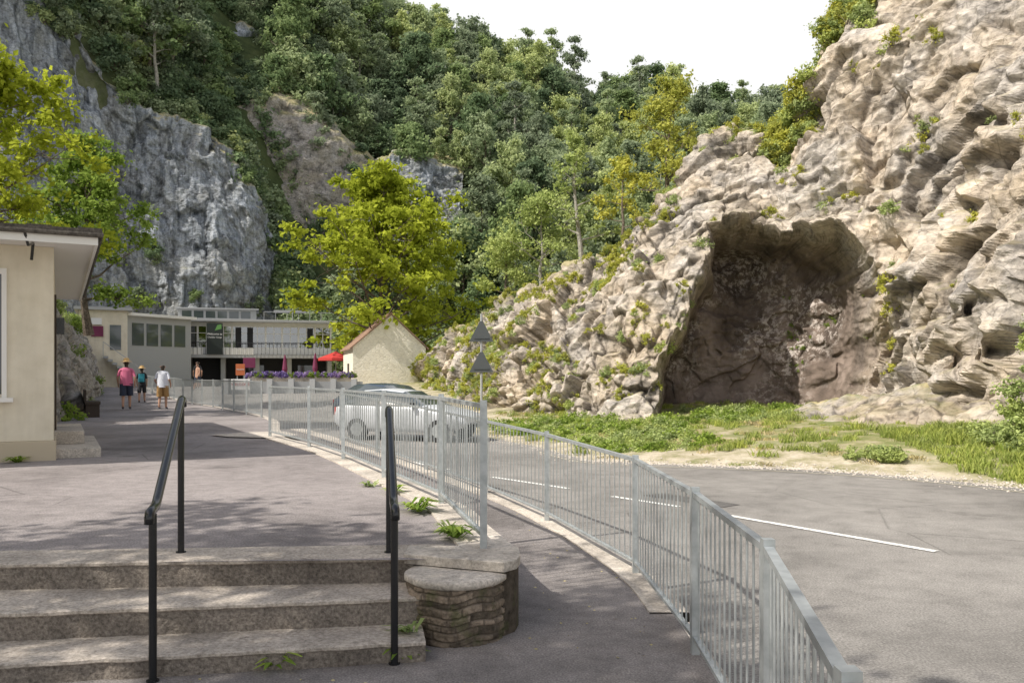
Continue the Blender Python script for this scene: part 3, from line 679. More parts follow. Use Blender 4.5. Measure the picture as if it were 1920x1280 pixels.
# handrails
def handrail(A,B,zA,zB,tA,tB):
    e=empty('handrail'); mb=MB(); A=Vector((*A,0));B=Vector((*B,0)); d=(B-A).normalized()
    mb.tube([(A.x,A.y,zA-.05),(A.x,A.y,tA-.02)],.0215,14); mb.tube([(B.x,B.y,zB-.02),(B.x,B.y,tB-.01)],.0215,14)
    mb.tube([(A.x,A.y,zA),(A.x,A.y,zA+.008)],.034,14); mb.tube([(B.x,B.y,zB),(B.x,B.y,zB+.008)],.034,14)
    mb.obj('posts',[M_black],e,smooth=False)
    mb=MB(); a=A-d*.12; m=A+d*.1
    path=[(a.x,a.y,tA-.055),(a.x,a.y,tA-.02),(a.x+d.x*.02,a.y+d.y*.02,tA),(A.x,A.y,tA+.004),(m.x,m.y,tA+.01),(m.x+d.x*.05,m.y+d.y*.05,tA+.03)]
    E_=B+d*.05; path+=[(B.x,B.y,tB+.0),(E_.x,E_.y,tB+.012),(E_.x+d.x*.05,E_.y+d.y*.05,tB+.002),(E_.x+d.x*.06,E_.y+d.y*.06,tB-.04)]
    mb.tube(path,.0255,14); mb.obj('rail',[M_black],e,smooth=True)
handrail((-1.945,4.62),(-2.25,5.80),.05,.504,.975,1.53)
handrail((-.675,4.90),(-.835,5.80),.05,.504,.95,1.46)
# fences
def fence(pts,h=1.02,name='railing_fence'):
    mb=MB(); P=[Vector(p) for p in pts]
    for i,p in enumerate(P):
        a=P[max(i-1,0)]; b=P[min(i+1,len(P)-1)]; d=(b-a); d.z=0; d.normalize()
        mb.beam(p-Vector((0,0,.05)),p+Vector((0,0,h+.02)),.048,.048)
        mb.beam(p+Vector((0,0,h*.86)),p+Vector((0,0,h*.86))+d*.05,.012,.03)
    for a,b in zip(P[:-1],P[1:]):
        d=(b-a); L=d.length; d/=L; a2=a+d*.03; b2=b-d*.03
        mb.beam(a2+Vector((0,0,h-.02)),b2+Vector((0,0,h-.02)),.038,.03); mb.beam(a2+Vector((0,0,.1)),b2+Vector((0,0,.1)),.035,.022)
        n_=max(2,int(L/.11))
        for k in range(1,n_):
            c=a.lerp(b,k/n_); mb.tube([c+Vector((0,0,.11)),c+Vector((0,0,h-.035))],.006,6,cap=False)
    return mb.obj(name,[M_galv])
fl=[(.36,.3),(.76,1.93),(1.04,3.47),(1.09,5.08),(1.03,7.12),(.38,9.35),(-.34,11.2),(-1.32,13.2),(-2.4,15.2),(-3.4,16.95)]
fence([(x-.0,y,float(pavz(y))) for x,y in fl],.97)
fu=[(-.195,5.86),(-.66,7.95),(-1.5,10.0),(-2.41,12.2),(-3.4,14.3),(-4.75,16.75)]
fence([(x,y,.515) for x,y in fu],1.0)
f2=[(-7.1,24.6),(-8.15,26.6),(-9.2,28.6),(-10.25,30.6),(-11.3,32.6),(-12.45,34.6),(-13.6,36.6),(-14.8,38.7),(-16,40.7),(-17.1,42.6)]
fence([(x-.12,y,float(terrz(y))+.012) for x,y in f2],1.05)
fence([(-17.2,42.8,.55),(-18.4,44.6,.6),(-19.6,46.5,.65),(-20.8,48.4,.7)],1.05)
# ---------------------------------------------------------------- left building
cb=empty('cream_kiosk_building',(-6.55,12.2,.5),math.radians(28))
mb=MB(); mb.box(-8,0,0,9,.28,3.04); mb.obj('walls',[M_cream],cb,bevel=.01)
mb=MB(); mb.box(-8.03,.03,-.03,9.03,-.02,.28); mb.obj('plinth',[M_plinth],cb,bevel=.01)
mb=MB(); mb.box(-8.4,.5,-.75,9.3,3.04,3.11); mb.obj('soffit',[M_whitepaint],cb)
mb=MB(); mb.box(-8.45,.54,-.79,-.75,3.0,3.17); mb.box(.5,.54,-.75,9.34,3.0,3.17); mb.obj('fascia',[M_whitepaint],cb)
mb=MB(); 
for i in range(30): mb.box(-8.5+i*.303,-8.2+i*.303,-.85,9.4,3.17,3.21+.015*(i%2))
mb.tube([(-8.5,-.83,3.14),(.58,-.83,3.14),(.6,9.4,3.14)],.04,8)
mb.obj('roof',[M_darkroof],cb)
mb=MB(); mb.box(-2.2,-.64,-.02,.04,.95,2.62); mb.obj('window',[M_glass],cb)
mb=MB(); mb.box(-2.3,-2.2,-.05,.03,.9,2.7); mb.box(-.64,-.58,-.05,.03,.9,2.7); mb.box(-2.2,-.64,-.05,.03,2.62,2.7); mb.box(-2.35,-.5,-.12,.03,.84,.9); mb.box(-1.45,-1.4,-.045,.03,.9,2.62); mb.obj('window_frame',[M_whitepaint],cb)
mb=MB(); mb.box(.0,.62,.25,3.2,-.02,.14); mb.box(.0,.42,1.2,3.6,.14,.34); mb.obj('door_steps',[M_conc],cb,bevel=.012)
mb=MB(); mb.box(0.0,.03,1.6,2.6,.34,2.5); mb.obj('door',[M_timber],cb)
mb=MB(); mb.tube([(-.35,-.8,3.16),(-.3,-.76,2.95),(-.25,-.4,3.02),(-.27,-.35,2.8)],.02,6); mb.box(.03,.14,1.05,1.2,1.85,2.1); mb.obj('cable_and_lamp',[M_black],cb)
# ---------------------------------------------------------------- small white stone house
hs=empty('white_stone_house',(-10.25,55,.85),math.radians(17))
W=4.75;Dp=6;e_=2.75;pk_=4.85
mb=MB(); mb.add([(0,0,-.5),(W,0,-.5),(W,0,e_),(W/2+.1,0,pk_),(0,0,e_)],[(0,1,2,3,4)]); mb.add([(0,Dp,-.5),(W,Dp,-.5),(W,Dp,e_),(W/2+.1,Dp,pk_),(0,Dp,e_)],[(4,3,2,1,0)])
mb.add([(0,0,-.5),(0,0,e_),(0,Dp,e_),(0,Dp,-.5)],[(0,1,2,3)]); mb.add([(W,0,-.5),(W,0,e_),(W,Dp,e_),(W,Dp,-.5)],[(3,2,1,0)])
mb.obj('walls',[M_wstone],hs)
mb=MB(); c=W/2+.1
for sx,ex in ((-1,-.22),(1,W+.22)):
    ez=e_-.17; mb.add([(c,-.12,pk_+.03),(ex,-.12,ez),(ex,Dp+.12,ez),(c,Dp+.12,pk_+.03),(c,-.12,pk_+.11),(ex,-.12,ez+.08),(ex,Dp+.12,ez+.08),(c,Dp+.12,pk_+.11)],[(0,1,2,3),(7,6,5,4),(0,4,5,1),(3,2,6,7),(1,5,6,2)])
mb.obj('roof',[M_tile],hs)
mb=MB(); mb.tube([(c,-.14,pk_+.11),(c,Dp+.14,pk_+.11)],.07,8); mb.obj('ridge_tiles',[M_tile],hs)
mb=MB(); mb.box(-.03,.02,2.2,3.1,-.4,1.7); mb.obj('door',[M_timber],hs)
# ---------------------------------------------------------------- cafe / visitor building
ang=math.atan2(4,13.5)
cf=empty('visitor_centre_building',(-29.8,66,.9),ang)
mb=MB(); mb.box(0,15.5,1.4,7,-.5,2.25); mb.obj('lower_back_wall',[M_dark],cf)
mb=MB()
for x in (0,1.8,4.3,6.9,9.5,12,15.2): mb.box(x,x+.35,-.2,1.4,-.5,2.25)
mb.box(.36,1.79,.2,.4,-.5,2.25)
mb.box(-.3,15.8,-1.2,7,2.25,2.5); mb.obj('piers_and_deck',[M_grey],cf)
mb=MB()
for a_,b_ in ((-.2,2.4),(2.6,5.6),(7.2,9.4)): mb.box(a_,b_,-1.22,-1.18,2.5,3.0)
mb.obj('balcony_panels',[M_whitepaint],cf)
mb=MB()
for i in range(54): mb.box(-.2+i*.3,-.175+i*.3,-1.26,-1.235,2.5,3.45)
mb.box(-.25,15.7,-1.27,-1.22,3.42,3.47); mb.obj('balcony_rail',[M_black],cf)
mb=MB()
for x,w_ in ((.1,1.0),(1.5,1.6),(4.6,.7),(9,1.2),(12.9,1.4)): mb.box(x,x+w_,1.3,1.39,.2,1.7)
mb.obj('lower_windows',[M_glass],cf)
mb=MB(); mb.box(0.1,15.4,3.2,3.3,2.5,5.1); mb.obj('interior_wall',[M_timber],cf)
mb=MB(); mb.box(0,15.5,.05,6.8,2.5,2.56); mb.box(.0,.1,.1,6.8,2.56,5.1); mb.box(15.4,15.5,.1,6.8,2.56,5.1); mb.obj('upper_floor',[M_grey],cf)
M_gl2=D.materials.new('clear_glass'); M_gl2.use_nodes=True; _t=M_gl2.node_tree; _t.nodes.remove(_t.nodes['Principled BSDF']); _a=_t.nodes.new('ShaderNodeBsdfTransparent'); _a.inputs[0].default_value=(.45,.5,.5,1); _b=_t.nodes.new('ShaderNodeBsdfGlossy'); _b.inputs['Roughness'].default_value=.03; _c=_t.nodes.new('ShaderNodeMixShader'); _c.inputs[0].default_value=.3; _t.links.new(_a.outputs[0],_c.inputs[1]); _t.links.new(_b.outputs[0],_c.inputs[2]); _t.links.new(_c.outputs[0],_t.nodes['Material Output'].inputs[0])
mb=MB(); mb.box(0,15.5,.06,.075,3.1,4.78); mb.obj('glazing',[M_gl2],cf)
mb=MB()
for i,x in enumerate(np.arange(0,15.6,1.29)): mb.box(x-.07,x+.07,-.03,.1,2.5,5.1)
for x in np.arange(.65,15.6,1.29): mb.box(x-.03,x+.03,.0,.09,3.1,4.75)
mb.box(0,15.5,-.0,.058,2.56,3.1); mb.box(0,15.5,.01,.059,4.75,5.1); mb.box(0,15.5,.02,.09,4.2,4.25); mb.box(0,1.3,-.02,.055,3.1,4.75); mb.obj('window_frames',[M_whitepaint],cf)
mb=MB()
for x in (8.0,8.9,13.6): mb.box(x,x+.45,-.05,-.04,3.1,4.7)
mb.obj('dark_door_panels',[M_dark],cf)
mb=MB(); mb.box(-.5,16,-.9,7.2,5.1,5.3); mb.obj('roof',[M_grey],cf,bevel=.02)
mb=MB(); mb.box(3.6,9.6,1.2,5,5.3,6.2); mb.box(3.4,9.8,1.0,5.2,6.2,6.3); mb.obj('roof_box',[M_grey],cf)
mb=MB()
for x in np.arange(3.9,9.3,.9): mb.box(x,x+.72,1.17,1.19,5.5,6.05)
mb.obj('roof_box_windows',[M_glass],cf)
mb=MB()
for x in np.arange(10.2,15.6,.9): mb.tube([(x,0,5.3),(x,0,6.0)],.02,5)
mb.tube([(10.2,0,6.0),(15.6,0,6.0)],.02,5); mb.tube([(12.5,2,5.3),(12.5,2,7.0)],.03,5); mb.box(11,13.6,2,4,6.2,6.3); mb.obj('roof_railing',[M_grey],cf)
def text(s,parent,loc,size,m,rz=0,al='CENTER'):
    cu=D.curves.new('lettering','FONT'); cu.body=s; cu.size=size; cu.align_x=al; cu.extrude=.004; cu.materials.append(m); o=D.objects.new('lettering',cu); link(o,parent); o.location=loc; o.rotation_euler=(math.radians(90),0,rz); return o
M_ban=mat('banner_black',(.012,.02,.018),.6); M_tw=mat('lettering_white',(.8,.8,.8),.6); M_gr=mat('banner_green',(.12,.3,.08),.6)
M_mar=mat('maroon',(.16,.02,.07),.7); M_red=mat('parasol_red',(.5,.04,.035),.7); M_or=mat('sign_orange',(.5,.14,.05),.6)
bn=empty('welcome_banner',(-29.8,66,.9),ang)
mb=MB(); mb.box(5.9,7.1,-1.36,-1.3,2.5,4.95); mb.obj('panel',[M_ban],bn)
mb=MB(); mb.add([(6.5,-1.365,4.35),(7.0,-1.365,4.5),(7.0,-1.365,4.85),(6.7,-1.365,4.8)],[(0,1,2,3)]); mb.obj('mark',[M_gr],bn)
text('Welcome to',bn,(6.5,-1.37,4.02),.22,M_tw); text('Cheddar Gorge',bn,(6.5,-1.37,3.78),.165,M_tw); 
an=empty('annex_building',(-29.2,57.5,1.2),math.radians(25))
mb=MB(); mb.box(0,3.0,0,5,-1.4,5.0); mb.obj('walls',[M_cream],an)
mb=MB(); mb.box(-.3,3.3,-.3,5.3,5.0,5.2); mb.obj('roof',[M_grey],an)
mb=MB(); mb.box(1.9,2.6,-.05,0,2.3,4.0); mb.obj('window',[M_glass],an)
mb=MB(); mb.box(.75,1.5,-.1,-.02,3.2,3.9); mb.obj('sign_board',[M_mar],an)
mb=MB(); mb.box(.75,1.4,-.1,-.02,4.0,4.45); mb.obj('upper_sign_board',[M_tw],an)
mb=MB()
for i in range(9): mb.box(1.5+i*.28,1.8+i*.28,-1.2,-.1,1.7-i*.22,1.85-i*.22)
mb.beam((1.5,-1.2,2.8),(4.0,-1.2,.9),.05,.05); mb.beam((1.5,-1.2,1.8),(1.5,-1.2,2.8),.04,.04); mb.beam((4.0,-1.2,0),(4.0,-1.2,.9),.04,.04)
mb.obj('outside_stair',[M_grey],an)
lw=empty('link_building',(-27.3,60.5,1.0),math.radians(60))
mb=MB(); mb.box(0,5.5,0,3,-.5,5.0); mb.obj('walls',[M_grey],lw)
mb=MB()
for i in range(4): mb.box(.4+i*1.2,1.35+i*1.2,-.04,0,2.9,4.5)
mb.obj('windows',[M_glass],lw)
mb=MB(); mb.box(-.2,5.7,-.4,3.2,5.0,5.2); mb.obj('roof',[M_whitepaint],lw)
def board(name,x,y,z,w,h,m,txt,tm,ts):
    e=empty(name,(x,y,z),math.radians(10)); mb=MB(); mb.box(-w/2,w/2,-.03,.03,0,h); mb.obj('panel',[m],e,bevel=.01)
    mb=MB(); mb.box(-w/2+.05,-w/2+.1,.03,.06,-1.6,h*.8); mb.box(w/2-.1,w/2-.05,.03,.06,-1.6,h*.8); mb.obj('legs',[M_grey],e)
    if txt: text(txt,e,(0,-.04,h*.5-ts*.3),ts,tm)
board('ticket_sign',-15.6,49,1.75,.5,.65,M_or,'TICKETS',M_tw,.11)
board('information_sign',-15.7,51,2.2,.7,.6,M_mar,'',M_tw,.1)
board('welcome_sign',-14.0,44,1.0,.95,.55,M_tw,'WELCOME',M_red,.19)
def parasol(x,y,z,r,m,closed=False):
    e=empty('parasol',(x,y,z)); mb=MB(); mb.tube([(0,0,0),(0,0,2.5)],.03,6); mb.obj('pole',[M_grey],e)
    mb=MB()
    if closed: mb.tube([(0,0,1.0),(0,0,1.4),(0,0,2.2),(0,0,2.5)],[.12,.2,.1,.02],8)
    else:
        n=8; vs=[(0,0,2.6)]+[(r*math.cos(i*.785),r*math.sin(i*.785),2.1) for i in range(n)]+[(r*math.cos(i*.785),r*math.sin(i*.785),1.92) for i in range(n)]
        mb.add(vs,[(0,1+i,1+(i+1)%n) for i in range(n)]+[(1+i,9+i,9+(i+1)%n,1+(i+1)%n) for i in range(n)])
    mb.obj('canopy',[m],e)
parasol(-12.8,62,.9,1.3,M_red); parasol(-14.3,62,.9,1,M_mar,True); parasol(-16.5,62,.8,1.,M_mar,True)
L_fl=leafmat('purple_flowers',(.10,.05,.22),(.40,.33,.62),.3,.3)
flp=[bush('flower_clump',.35,300,.09,L_fl,nb=10),bush('flower_clump',.35,300,.09,L_green,nb=10)]
pl=empty('flower_planter',(0,0,0)); mb=MB(); mb.beam((-15.6,50.4,1.3),(-9.9,52.4,1.3),.5,.8); mb.obj('wall',[M_conc],pl)
P=[]
for i in range(100): q=rng.random(); P.append((-15.6+5.7*q+rng.normal()*.1,50.4+2.0*q+rng.normal()*.12-.1,1.66))
scat('planter_flowers',[flp[0],flp[0],flp[1]],np.array(P),.6,1.0)
mb=MB(); mb.beam((-15.5,46.5,.85),(-8.5,48.5,.85),.3,1.1,0)
for i in range(7): mb.beam((-15.5+i*1.1,46.3+i*.31,.1),(-15.5+i*1.1,46.3+i*.31,1.55),.3,.3,0)
mb.obj('boundary_wall',[M_grey])
mb=MB(); mb.box(-.7,.7,-.2,.2,.38,.46); mb.box(-.65,-.5,-.18,.18,0,.38); mb.box(.5,.65,-.18,.18,0,.38); mb.box(-.7,.7,.17,.22,.46,.8)
mb.obj('park_bench',[M_timber],loc=(-12.5,25.4,.5),rz=math.radians(118))
# ---------------------------------------------------------------- traffic sign (seen from behind)
ts=empty('traffic_sign',(-1.2,33.5,.3)); mb=MB(); mb.tube([(0,0,-.4),(0,0,3.85)],.05,10); mb.obj('pole',[M_grey],ts)
mb=MB()
for zc in (2.75,1.55):
    a=.48; t=[(-a,-.06,zc),(a,-.06,zc),(.06,-.06,zc+.8),(-.06,-.06,zc+.8)]; t2=[(x,-.075,z) for x,y,z in t]
    mb.add(t+t2,[(0,1,2,3),(7,6,5,4),(0,4,5,1),(1,5,6,2),(2,6,7,3),(3,7,4,0)])
    mb.box(-.3,.3,-.1,-.076,zc+.12,zc+.16)
mb.obj('triangular_plates',[M_alum],ts)
# ---------------------------------------------------------------- cars
def car(loc,rz,paint,s=1.):
    e=empty('parked_car',loc,rz); e.scale=(s,s,s)
    st=[(0,.62,.52,.60,.62),(.12,.74,.40,.70,.73),(.5,.80,.3,.80,.84),(1.1,.84,.25,.90,.95),(1.35,.85,.25,.93,.99),(2.0,.86,.25,.95,1.37),(2.7,.86,.25,.96,1.44),(3.3,.85,.25,.97,1.40),(3.75,.84,.28,.98,1.22),(4.05,.82,.35,.93,.99),(4.18,.74,.45,.8,.82)]
    vs=[]
    for x,w,zl,zb,zt in st:
        gl=zt-zb>.1; wr=w*.72 if gl else w*.9
        half=[(w*.85,zl),(w,zl+.15*(zb-zl)),(w*1.01,zb-.12),(w*.97,zb),(wr,zt-.03),(wr*.8,zt),(0,zt+.01)]
        for y_,z_ in half: vs.append((x,y_,z_))
        for y_,z_ in reversed(half[:-1]): vs.append((x,-y_,z_))
    k=13; body=MB(); fs=[];ms=[]
    for i in range(len(st)-1):
        for j in range(k-1):
            fs.append((i*k+j,(i+1)*k+j,(i+1)*k+j+1,i*k+j+1))
            g=0
            if j in (3,8) and 4<=i<=8: g=1
            if j in (4,5,6,7) and i in (4,8): g=1
            if j in (4,5,6,7) and i==7: g=1
            ms.append(g)
    body.v=vs; body.f=fs; body.m=ms
    body.f.append(tuple(range(k))); body.m.append(0); body.f.append(tuple((len(st)-1)*k+j for j in range(k-1,-1,-1))); body.m.append(0)
    body.obj('body',[paint,M_glass],e,smooth=True)
    wm=MB()
    for x in (.78,3.35):
        for sy in (-1,1):
            wm.tube([(x,sy*.70,.31),(x,sy*.87,.31)],.31,20,0); wm.tube([(x,sy*.86,.31),(x,sy*.885,.31)],.19,12,1)
    wm.obj('wheels',[M_dark,M_galv],e)
    lm=MB(); 
    for sy in (-1,1): lm.box(4.06,4.16,sy*.68-.1,sy*.68+.1,.7,.92,0); lm.box(.05,.2,sy*.5-.15,sy*.5+.15,.6,.7,1)
    lm.box(4.17,4.2,-.26,.26,.55,.66,2); lm.box(1.5,1.6,.86,1.02,.95,1.07,3); lm.box(1.5,1.6,-1.02,-.86,.95,1.07,3); lm.obj('lights_plate_mirrors',[M_red,M_tw,M_yel,M_dark],e)
M_silver=mat('silver_car_paint',(.68,.71,.75),.3,.15); M_blue=mat('dark_blue_car_paint',(.06,.09,.14),.2,.3)
car((-.95,23.6,-.1),math.radians(158),M_silver,1.0)
car((-2.2,27.6,-.1),math.radians(142),M_blue,1.08)
# ---------------------------------------------------------------- people
M_skin=mat('skin',(.45,.26,.18),.6); M_pink=mat('pink_shirt',(.64,.16,.28),.85); M_navy=mat('navy_shorts',(.03,.04,.07),.85); M_wsh=mat('white_shirt',(.70,.72,.80),.85); M_khaki=mat('khaki_shorts',(.36,.21,.08),.85); M_blk=mat('black_cloth',(.03,.03,.035),.85); M_teal=mat('teal_backpack',(.05,.34,.43),.8); M_hair=mat('brown_hair',(.05,.035,.025),.7); M_straw=mat('straw_hat',(.60,.40,.18),.85); M_shoe=mat('shoes',(.10,.10,.12),.7)
def person(name,loc,rz,h,top,bot,hair,stride=.22,hat=None,pack=None,bulk=1.,armbend=.0,sleeve=1.18):
    e=empty(name,loc,rz); s=h/1.75; e.scale=(s,s,s)
    V=[];E=[];R=[]
    def v(p,r,pa=None):
        V.append(p); R.append(r if isinstance(r,tuple) else (r,r)); i=len(V)-1
        if pa is not None: E.append((pa,i))
        return i
    b=bulk
    pel=v((0,0,.93),(.15*b,.115*b)); sp=v((0,.0,1.1),(.15*b,.11*b),pel); ch=v((0,.0,1.3),(.165*b,.115*b),sp); up=v((0,-.01,1.42),(.12,.09),ch); nk=v((0,0,1.51),.055,up); hb=v((0,.015,1.58),.072,nk); hd=v((0,.02,1.66),.088,hb); ht=v((0,.01,1.72),.07,hd)
    for sx in (-1,1):
        st=stride*sx
        sh=v((sx*.17*b,-.01,1.41),.06,up); el=v((sx*.245*b,-.06-st*.35,1.14),.042,sh); wr=v((sx*.235*b,.03-st*.6+armbend,.92+armbend*.6),.028,el); pm=v((sx*.23*b,.055-st*.65+armbend,.85+armbend*.6),(.022,.038),wr)
        px,py,pz=V[pm]
        for q,(dy,ll) in enumerate(((-.028,.07),(-.01,.08),(.01,.075),(.028,.06))):
            k1=v((px,py+dy,pz-.045),.0095,pm); v((px-sx*.015,py+dy+.008,pz-.045-ll*.6),.008,k1)
        th=v((px-sx*.012,py+.045,pz-.01),.011,pm); v((px-sx*.02,py+.06,pz-.045),.009,th)
        hp=v((sx*.095*b,0,.88),.095*b,pel); kn=v((sx*.1,st*.5+.03,.5),.06,hp); an_=v((sx*.1,st*1.0-.02,.09+(.05 if st<0 else 0)),.042,kn); toe=v((sx*.11,st*1.0+.13,.04),.04,an_)
    me=D.meshes.new('body'); me.from_pydata(V,E,[]); o=D.objects.new('body',me); link(o)
    m1=o.modifiers.new('s','SKIN'); 
    for i,sv in enumerate(me.skin_vertices[0].data): sv.radius=R[i]; sv.use_root=(i==0)
    m2=o.modifiers.new('ss','SUBSURF'); m2.levels=2; m2.render_levels=2
    dg=C.evaluated_depsgraph_get(); dg.update(); nm=D.meshes.new_from_object(o.evaluated_get(dg)); D.objects.remove(o)
    nm.materials.clear()
    for m_ in (M_skin,top,bot,hair,M_shoe): nm.materials.append(m_)
    for p in nm.polygons:
        x,y,z=p.center; p.use_smooth=True; arm=abs(x)>.17*b and z<1.4 and z>.6
        if arm and z<sleeve and abs(x)>.19*b: k=0
        elif z>1.6: k=3 if (y<.06 or z>1.70) else 0
        elif z>1.5: k=3 if (y<-.02) else 0
        elif z>.93: k=1
        elif z>.52: k=2
        elif z>.10: k=0
        else: k=4
        p.material_index=k
    obj_from('body',nm,e)
    mb=MB()
    mb.tube([(0,.10,1.665),(0,.125,1.63)],[.01,.018],6); mb.tube([(-.085,.015,1.64),(-.098,.0,1.66)],[.022,.02],6); mb.tube([(.085,.015,1.64),(.098,.0,1.66)],[.022,.02],6); mb.tube([(-.03,.098,1.59),(.03,.098,1.59)],.008,6)
    mb.obj('face_features',[M_skin],e)
    mb=MB(); mb.tube([(-.035,.1,1.665),(-.033,.108,1.665)],.012,6); mb.tube([(.035,.1,1.665),(.033,.108,1.665)],.012,6); mb.obj('eyes',[M_blk],e)
    mb=MB(); n=16
    def ring(cx_,cy_,z,rx,ry): return [(cx_+rx*math.cos(6.283*i/n),cy_+ry*math.sin(6.283*i/n),z) for i in range(n)]
    rs=[ring(0,0,1.36,.17*b,.11*b),ring(0,0,1.15,.175*b,.13*b),ring(0,0,.98,.185*b,.14*b),ring(0,0,.86,.19*b,.145*b)]
    mb.add([q for r_ in rs for q in r_],[(j*n+i,j*n+(i+1)%n,(j+1)*n+(i+1)%n,(j+1)*n+i) for j in range(3) for i in range(n)],0)
    for sx in (-1,1):
        st=stride*sx; rs=[ring(sx*.09*b,0,.92,.1*b,.125*b),ring(sx*.1,st*.25+.01,.7,.1*b,.11*b),ring(sx*.105,st*.5+.02,.50,.098*b,.1*b)]
        mb.add([q for r_ in rs for q in r_],[(j*n+i,j*n+(i+1)%n,(j+1)*n+(i+1)%n,(j+1)*n+i) for j in range(2) for i in range(n)],1)
    mb.obj('clothes',[top,bot],e,smooth=True)
    if hat:
        mb=MB(); n=20; rs=[]
        for r_,z_ in ((.21,1.70),(.12,1.725),(.1,1.73),(.098,1.8),(.06,1.84),(.0,1.845)): rs.append([(r_*math.cos(6.283*i/n),r_*math.sin(6.283*i/n)+.01,z_) for i in range(n)])
        mb.add([q for r_ in rs for q in r_],[(j*n+i,j*n+(i+1)%n,(j+1)*n+(i+1)%n,(j+1)*n+i) for j in range(5) for i in range(n)]); mb.obj('sun_hat',[hat],e,smooth=True)
    if pack:
        mb=MB(); mb.box(-.13,.13,-.26,-.11,1.02,1.42); mb.box(-.1,.1,-.30,-.26,1.05,1.22); mb.obj('backpack',[pack],e,bevel=.04)
        mb=MB()
        for sx in (-1,1): mb.tube([(sx*.1,-.12,1.4),(sx*.11,.0,1.485),(sx*.11,.11,1.4),(sx*.12,.12,1.2)],.016,5)
        mb.obj('straps',[M_blk],e)
def ppl(u,v,z,name,h,**k):
    Y_=(1.7-z)*1600/(v-705); person(name,((u-960)*Y_/1600,Y_,z+.004),**{'rz':k.pop('rz',0.3)},h=h,**k)
ppl(237,768,.5,'man_in_pink_shirt',1.76,top=M_pink,bot=M_navy,hair=M_hair,hat=M_straw,bulk=1.18,stride=.16,rz=.35)
ppl(305,768,.5,'man_in_white_shirt',1.62,top=M_wsh,bot=M_khaki,hair=M_hair,bulk=1.15,stride=.1,rz=.1,armbend=.12)
ppl(266,755,.5,'woman_with_backpack',1.6,top=M_blk,bot=M_blk,hair=M_hair,hat=M_straw,pack=M_teal,stride=.22,rz=.3)
person('visitor_in_dark_top',(-19.6,53.2,.92),.5,1.7,M_blk,M_navy,M_hair); person('visitor_in_pale_top',(-18.6,50.5,.85),2.5,1.6,M_skin,M_navy,M_hair)
# weeds
def weedmesh(name,n,L,leaf):
    V=[];Fq=[];lv=[]
    for i in range(n):
        a=rng.random()*6.283; l=L*(.5+.6*rng.random()); w=l*.22; up=.25+.6*rng.random(); d=np.array([math.cos(a),math.sin(a),0]); r=np.array([-d[1],d[0],0])
        p=np.array([rng.normal()*.02,rng.normal()*.02,0]); m1=p+d*l*.5+[0,0,l*up*.6]; t_=p+d*l+[0,0,l*up*.45]
        b=len(V); V+=[p-r*w*.15,p+r*w*.15,m1+r*w*.5,m1-r*w*.5,t_+r*w*.08,t_-r*w*.08]; Fq+=[(b,b+1,b+2,b+3),(b+3,b+2,b+4,b+5)]; q=rng.random(); lv+=[q,q]
    return fastmesh(name,V,Fq,[leaf],None,False,None,{'lv':lv})
weed=[weedmesh('weed',26,.17,L_green),weedmesh('weed',20,.14,L_light)]
P=[(-.86,7.55,.52),(-.8,7.45,.52),(-.46,6.35,.52),(-.42,6.25,.52),(-.47,6.5,.52),(-.5,6.6,.52),(-1.33,4.85,.05),(-.62,5.12,.17),(-1.2,8.7,.52),(-.64,5.0,.05),(-1.55,9.3,.5),(-8.2,11.6,.5),(-8.35,11.4,.5),(-8.5,11.2,.5),(-7.9,11.8,.5),(-7.3,12.0,.5),(-6.9,11.9,.5)]
scat('weeds',weed,np.array(P),.7,1.2)
n=500; lp=np.stack([rng.uniform(-3.2,-.2,n),rng.uniform(4.2,4.6,n)+.12*rng.random(n),np.full(n,.054)],1); k=n//2; lp[k:,0]=rng.uniform(-.1,1,n-k); lp[k:,1]=rng.uniform(5,12,n-k); lp[k:,2]=pavz(lp[k:,1])+.004
lp=lp[(lp[:,0]<np.interp(lp[:,1],[y for x,y in kerbL],[x for x,y in kerbL])-.1)]
lp=lp[::2]
m_=len(lp); a=rng.random(m_)*6.28; s=.006+.012*rng.random(m_); ax=np.stack([np.cos(a)*s,np.sin(a)*s,0*a],1); bx=np.stack([-np.sin(a)*s*.5,np.cos(a)*s*.5,0*a+.003],1)
V=np.stack([lp-ax,lp+bx,lp+ax,lp-bx],1).reshape(-1,3)
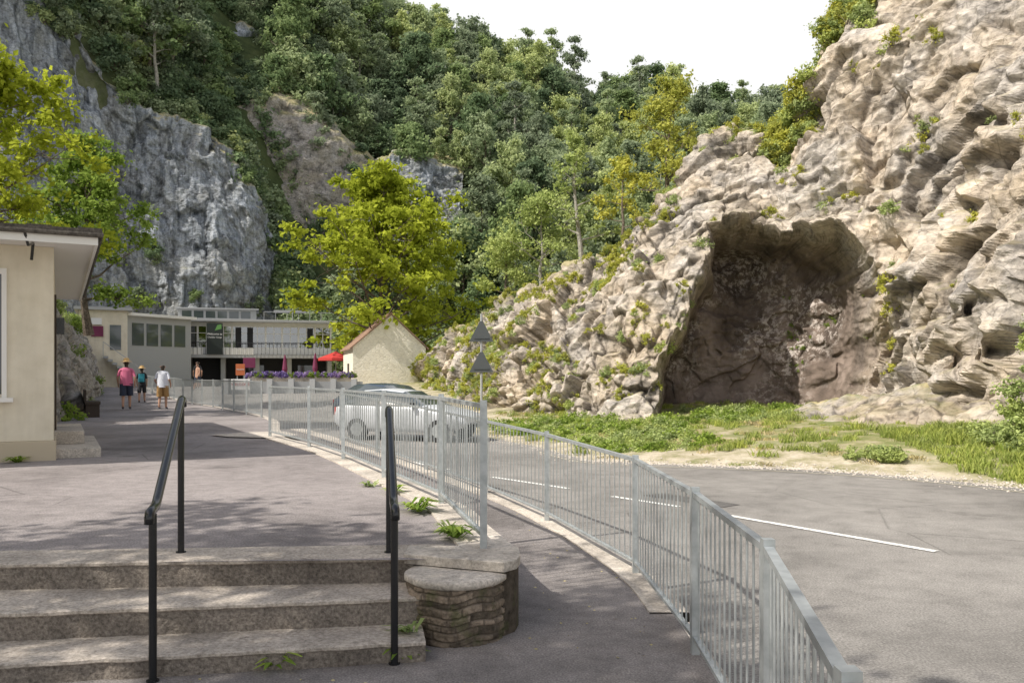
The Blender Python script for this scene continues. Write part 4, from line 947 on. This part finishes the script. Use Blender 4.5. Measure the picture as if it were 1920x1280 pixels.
obj_from('fallen_leaves',fastmesh('fallen_leaves',V,np.arange(4*m_).reshape(-1,4),[L_dry],None,False,None,{'lv':rng.random(m_)}))
# ---------------------------------------------------------------- light
el=math.radians(47); dx,dy=-.88,-.47; L=math.hypot(dx,dy); dx/=L;dy/=L
S=Vector((dx*math.cos(el),dy*math.cos(el),math.sin(el)))
sun=D.lights.new('sun','SUN'); sun.energy=5.0; sun.angle=math.radians(.5); sun.color=(1,.94,.84); so=D.objects.new('sun',sun); link(so); so.rotation_euler=S.to_track_quat('Z','Y').to_euler(); so.location=(-20,-10,30)
w=D.worlds.new('World'); SC.world=w; w.use_nodes=True; nt=w.node_tree; bg=nt.nodes['Background']
sk=nt.nodes.new('ShaderNodeTexSky'); sk.sky_type='NISHITA'; sk.sun_disc=False; sk.sun_elevation=el; sk.sun_rotation=math.atan2(dx,dy); sk.dust_density=4; sk.air_density=1.2; sk.ozone_density=.6
tc=nt.nodes.new('ShaderNodeTexCoord'); sx=nt.nodes.new('ShaderNodeSeparateXYZ'); mr=nt.nodes.new('ShaderNodeMapRange'); mr.interpolation_type='SMOOTHSTEP'
mr.inputs[1].default_value=.4; mr.inputs[2].default_value=.8; mr.inputs[3].default_value=1.; mr.inputs[4].default_value=.15
mx=nt.nodes.new('ShaderNodeMix'); mx.data_type='RGBA'; mx.inputs[7].default_value=(6.8,6.8,6.8,1)
nt.links.new(tc.outputs['Generated'],sx.inputs[0]); nt.links.new(sx.outputs[2],mr.inputs[0]); nt.links.new(mr.outputs[0],mx.inputs[0]); nt.links.new(sk.outputs[0],mx.inputs[6]); nt.links.new(mx.outputs[2],bg.inputs[0])
bg.inputs[1].default_value=.15
SC.view_settings.view_transform='Standard'; SC.view_settings.look='None'; SC.view_settings.exposure=0
cam=D.cameras.new('camera'); co=D.objects.new('camera',cam); link(co); co.location=(0,0,1.7); co.rotation_euler=(math.radians(90),0,0)
cam.sensor_width=36; cam.lens=30; cam.shift_y=65/1920; cam.clip_end=1500; cam.clip_start=.05; SC.camera=co
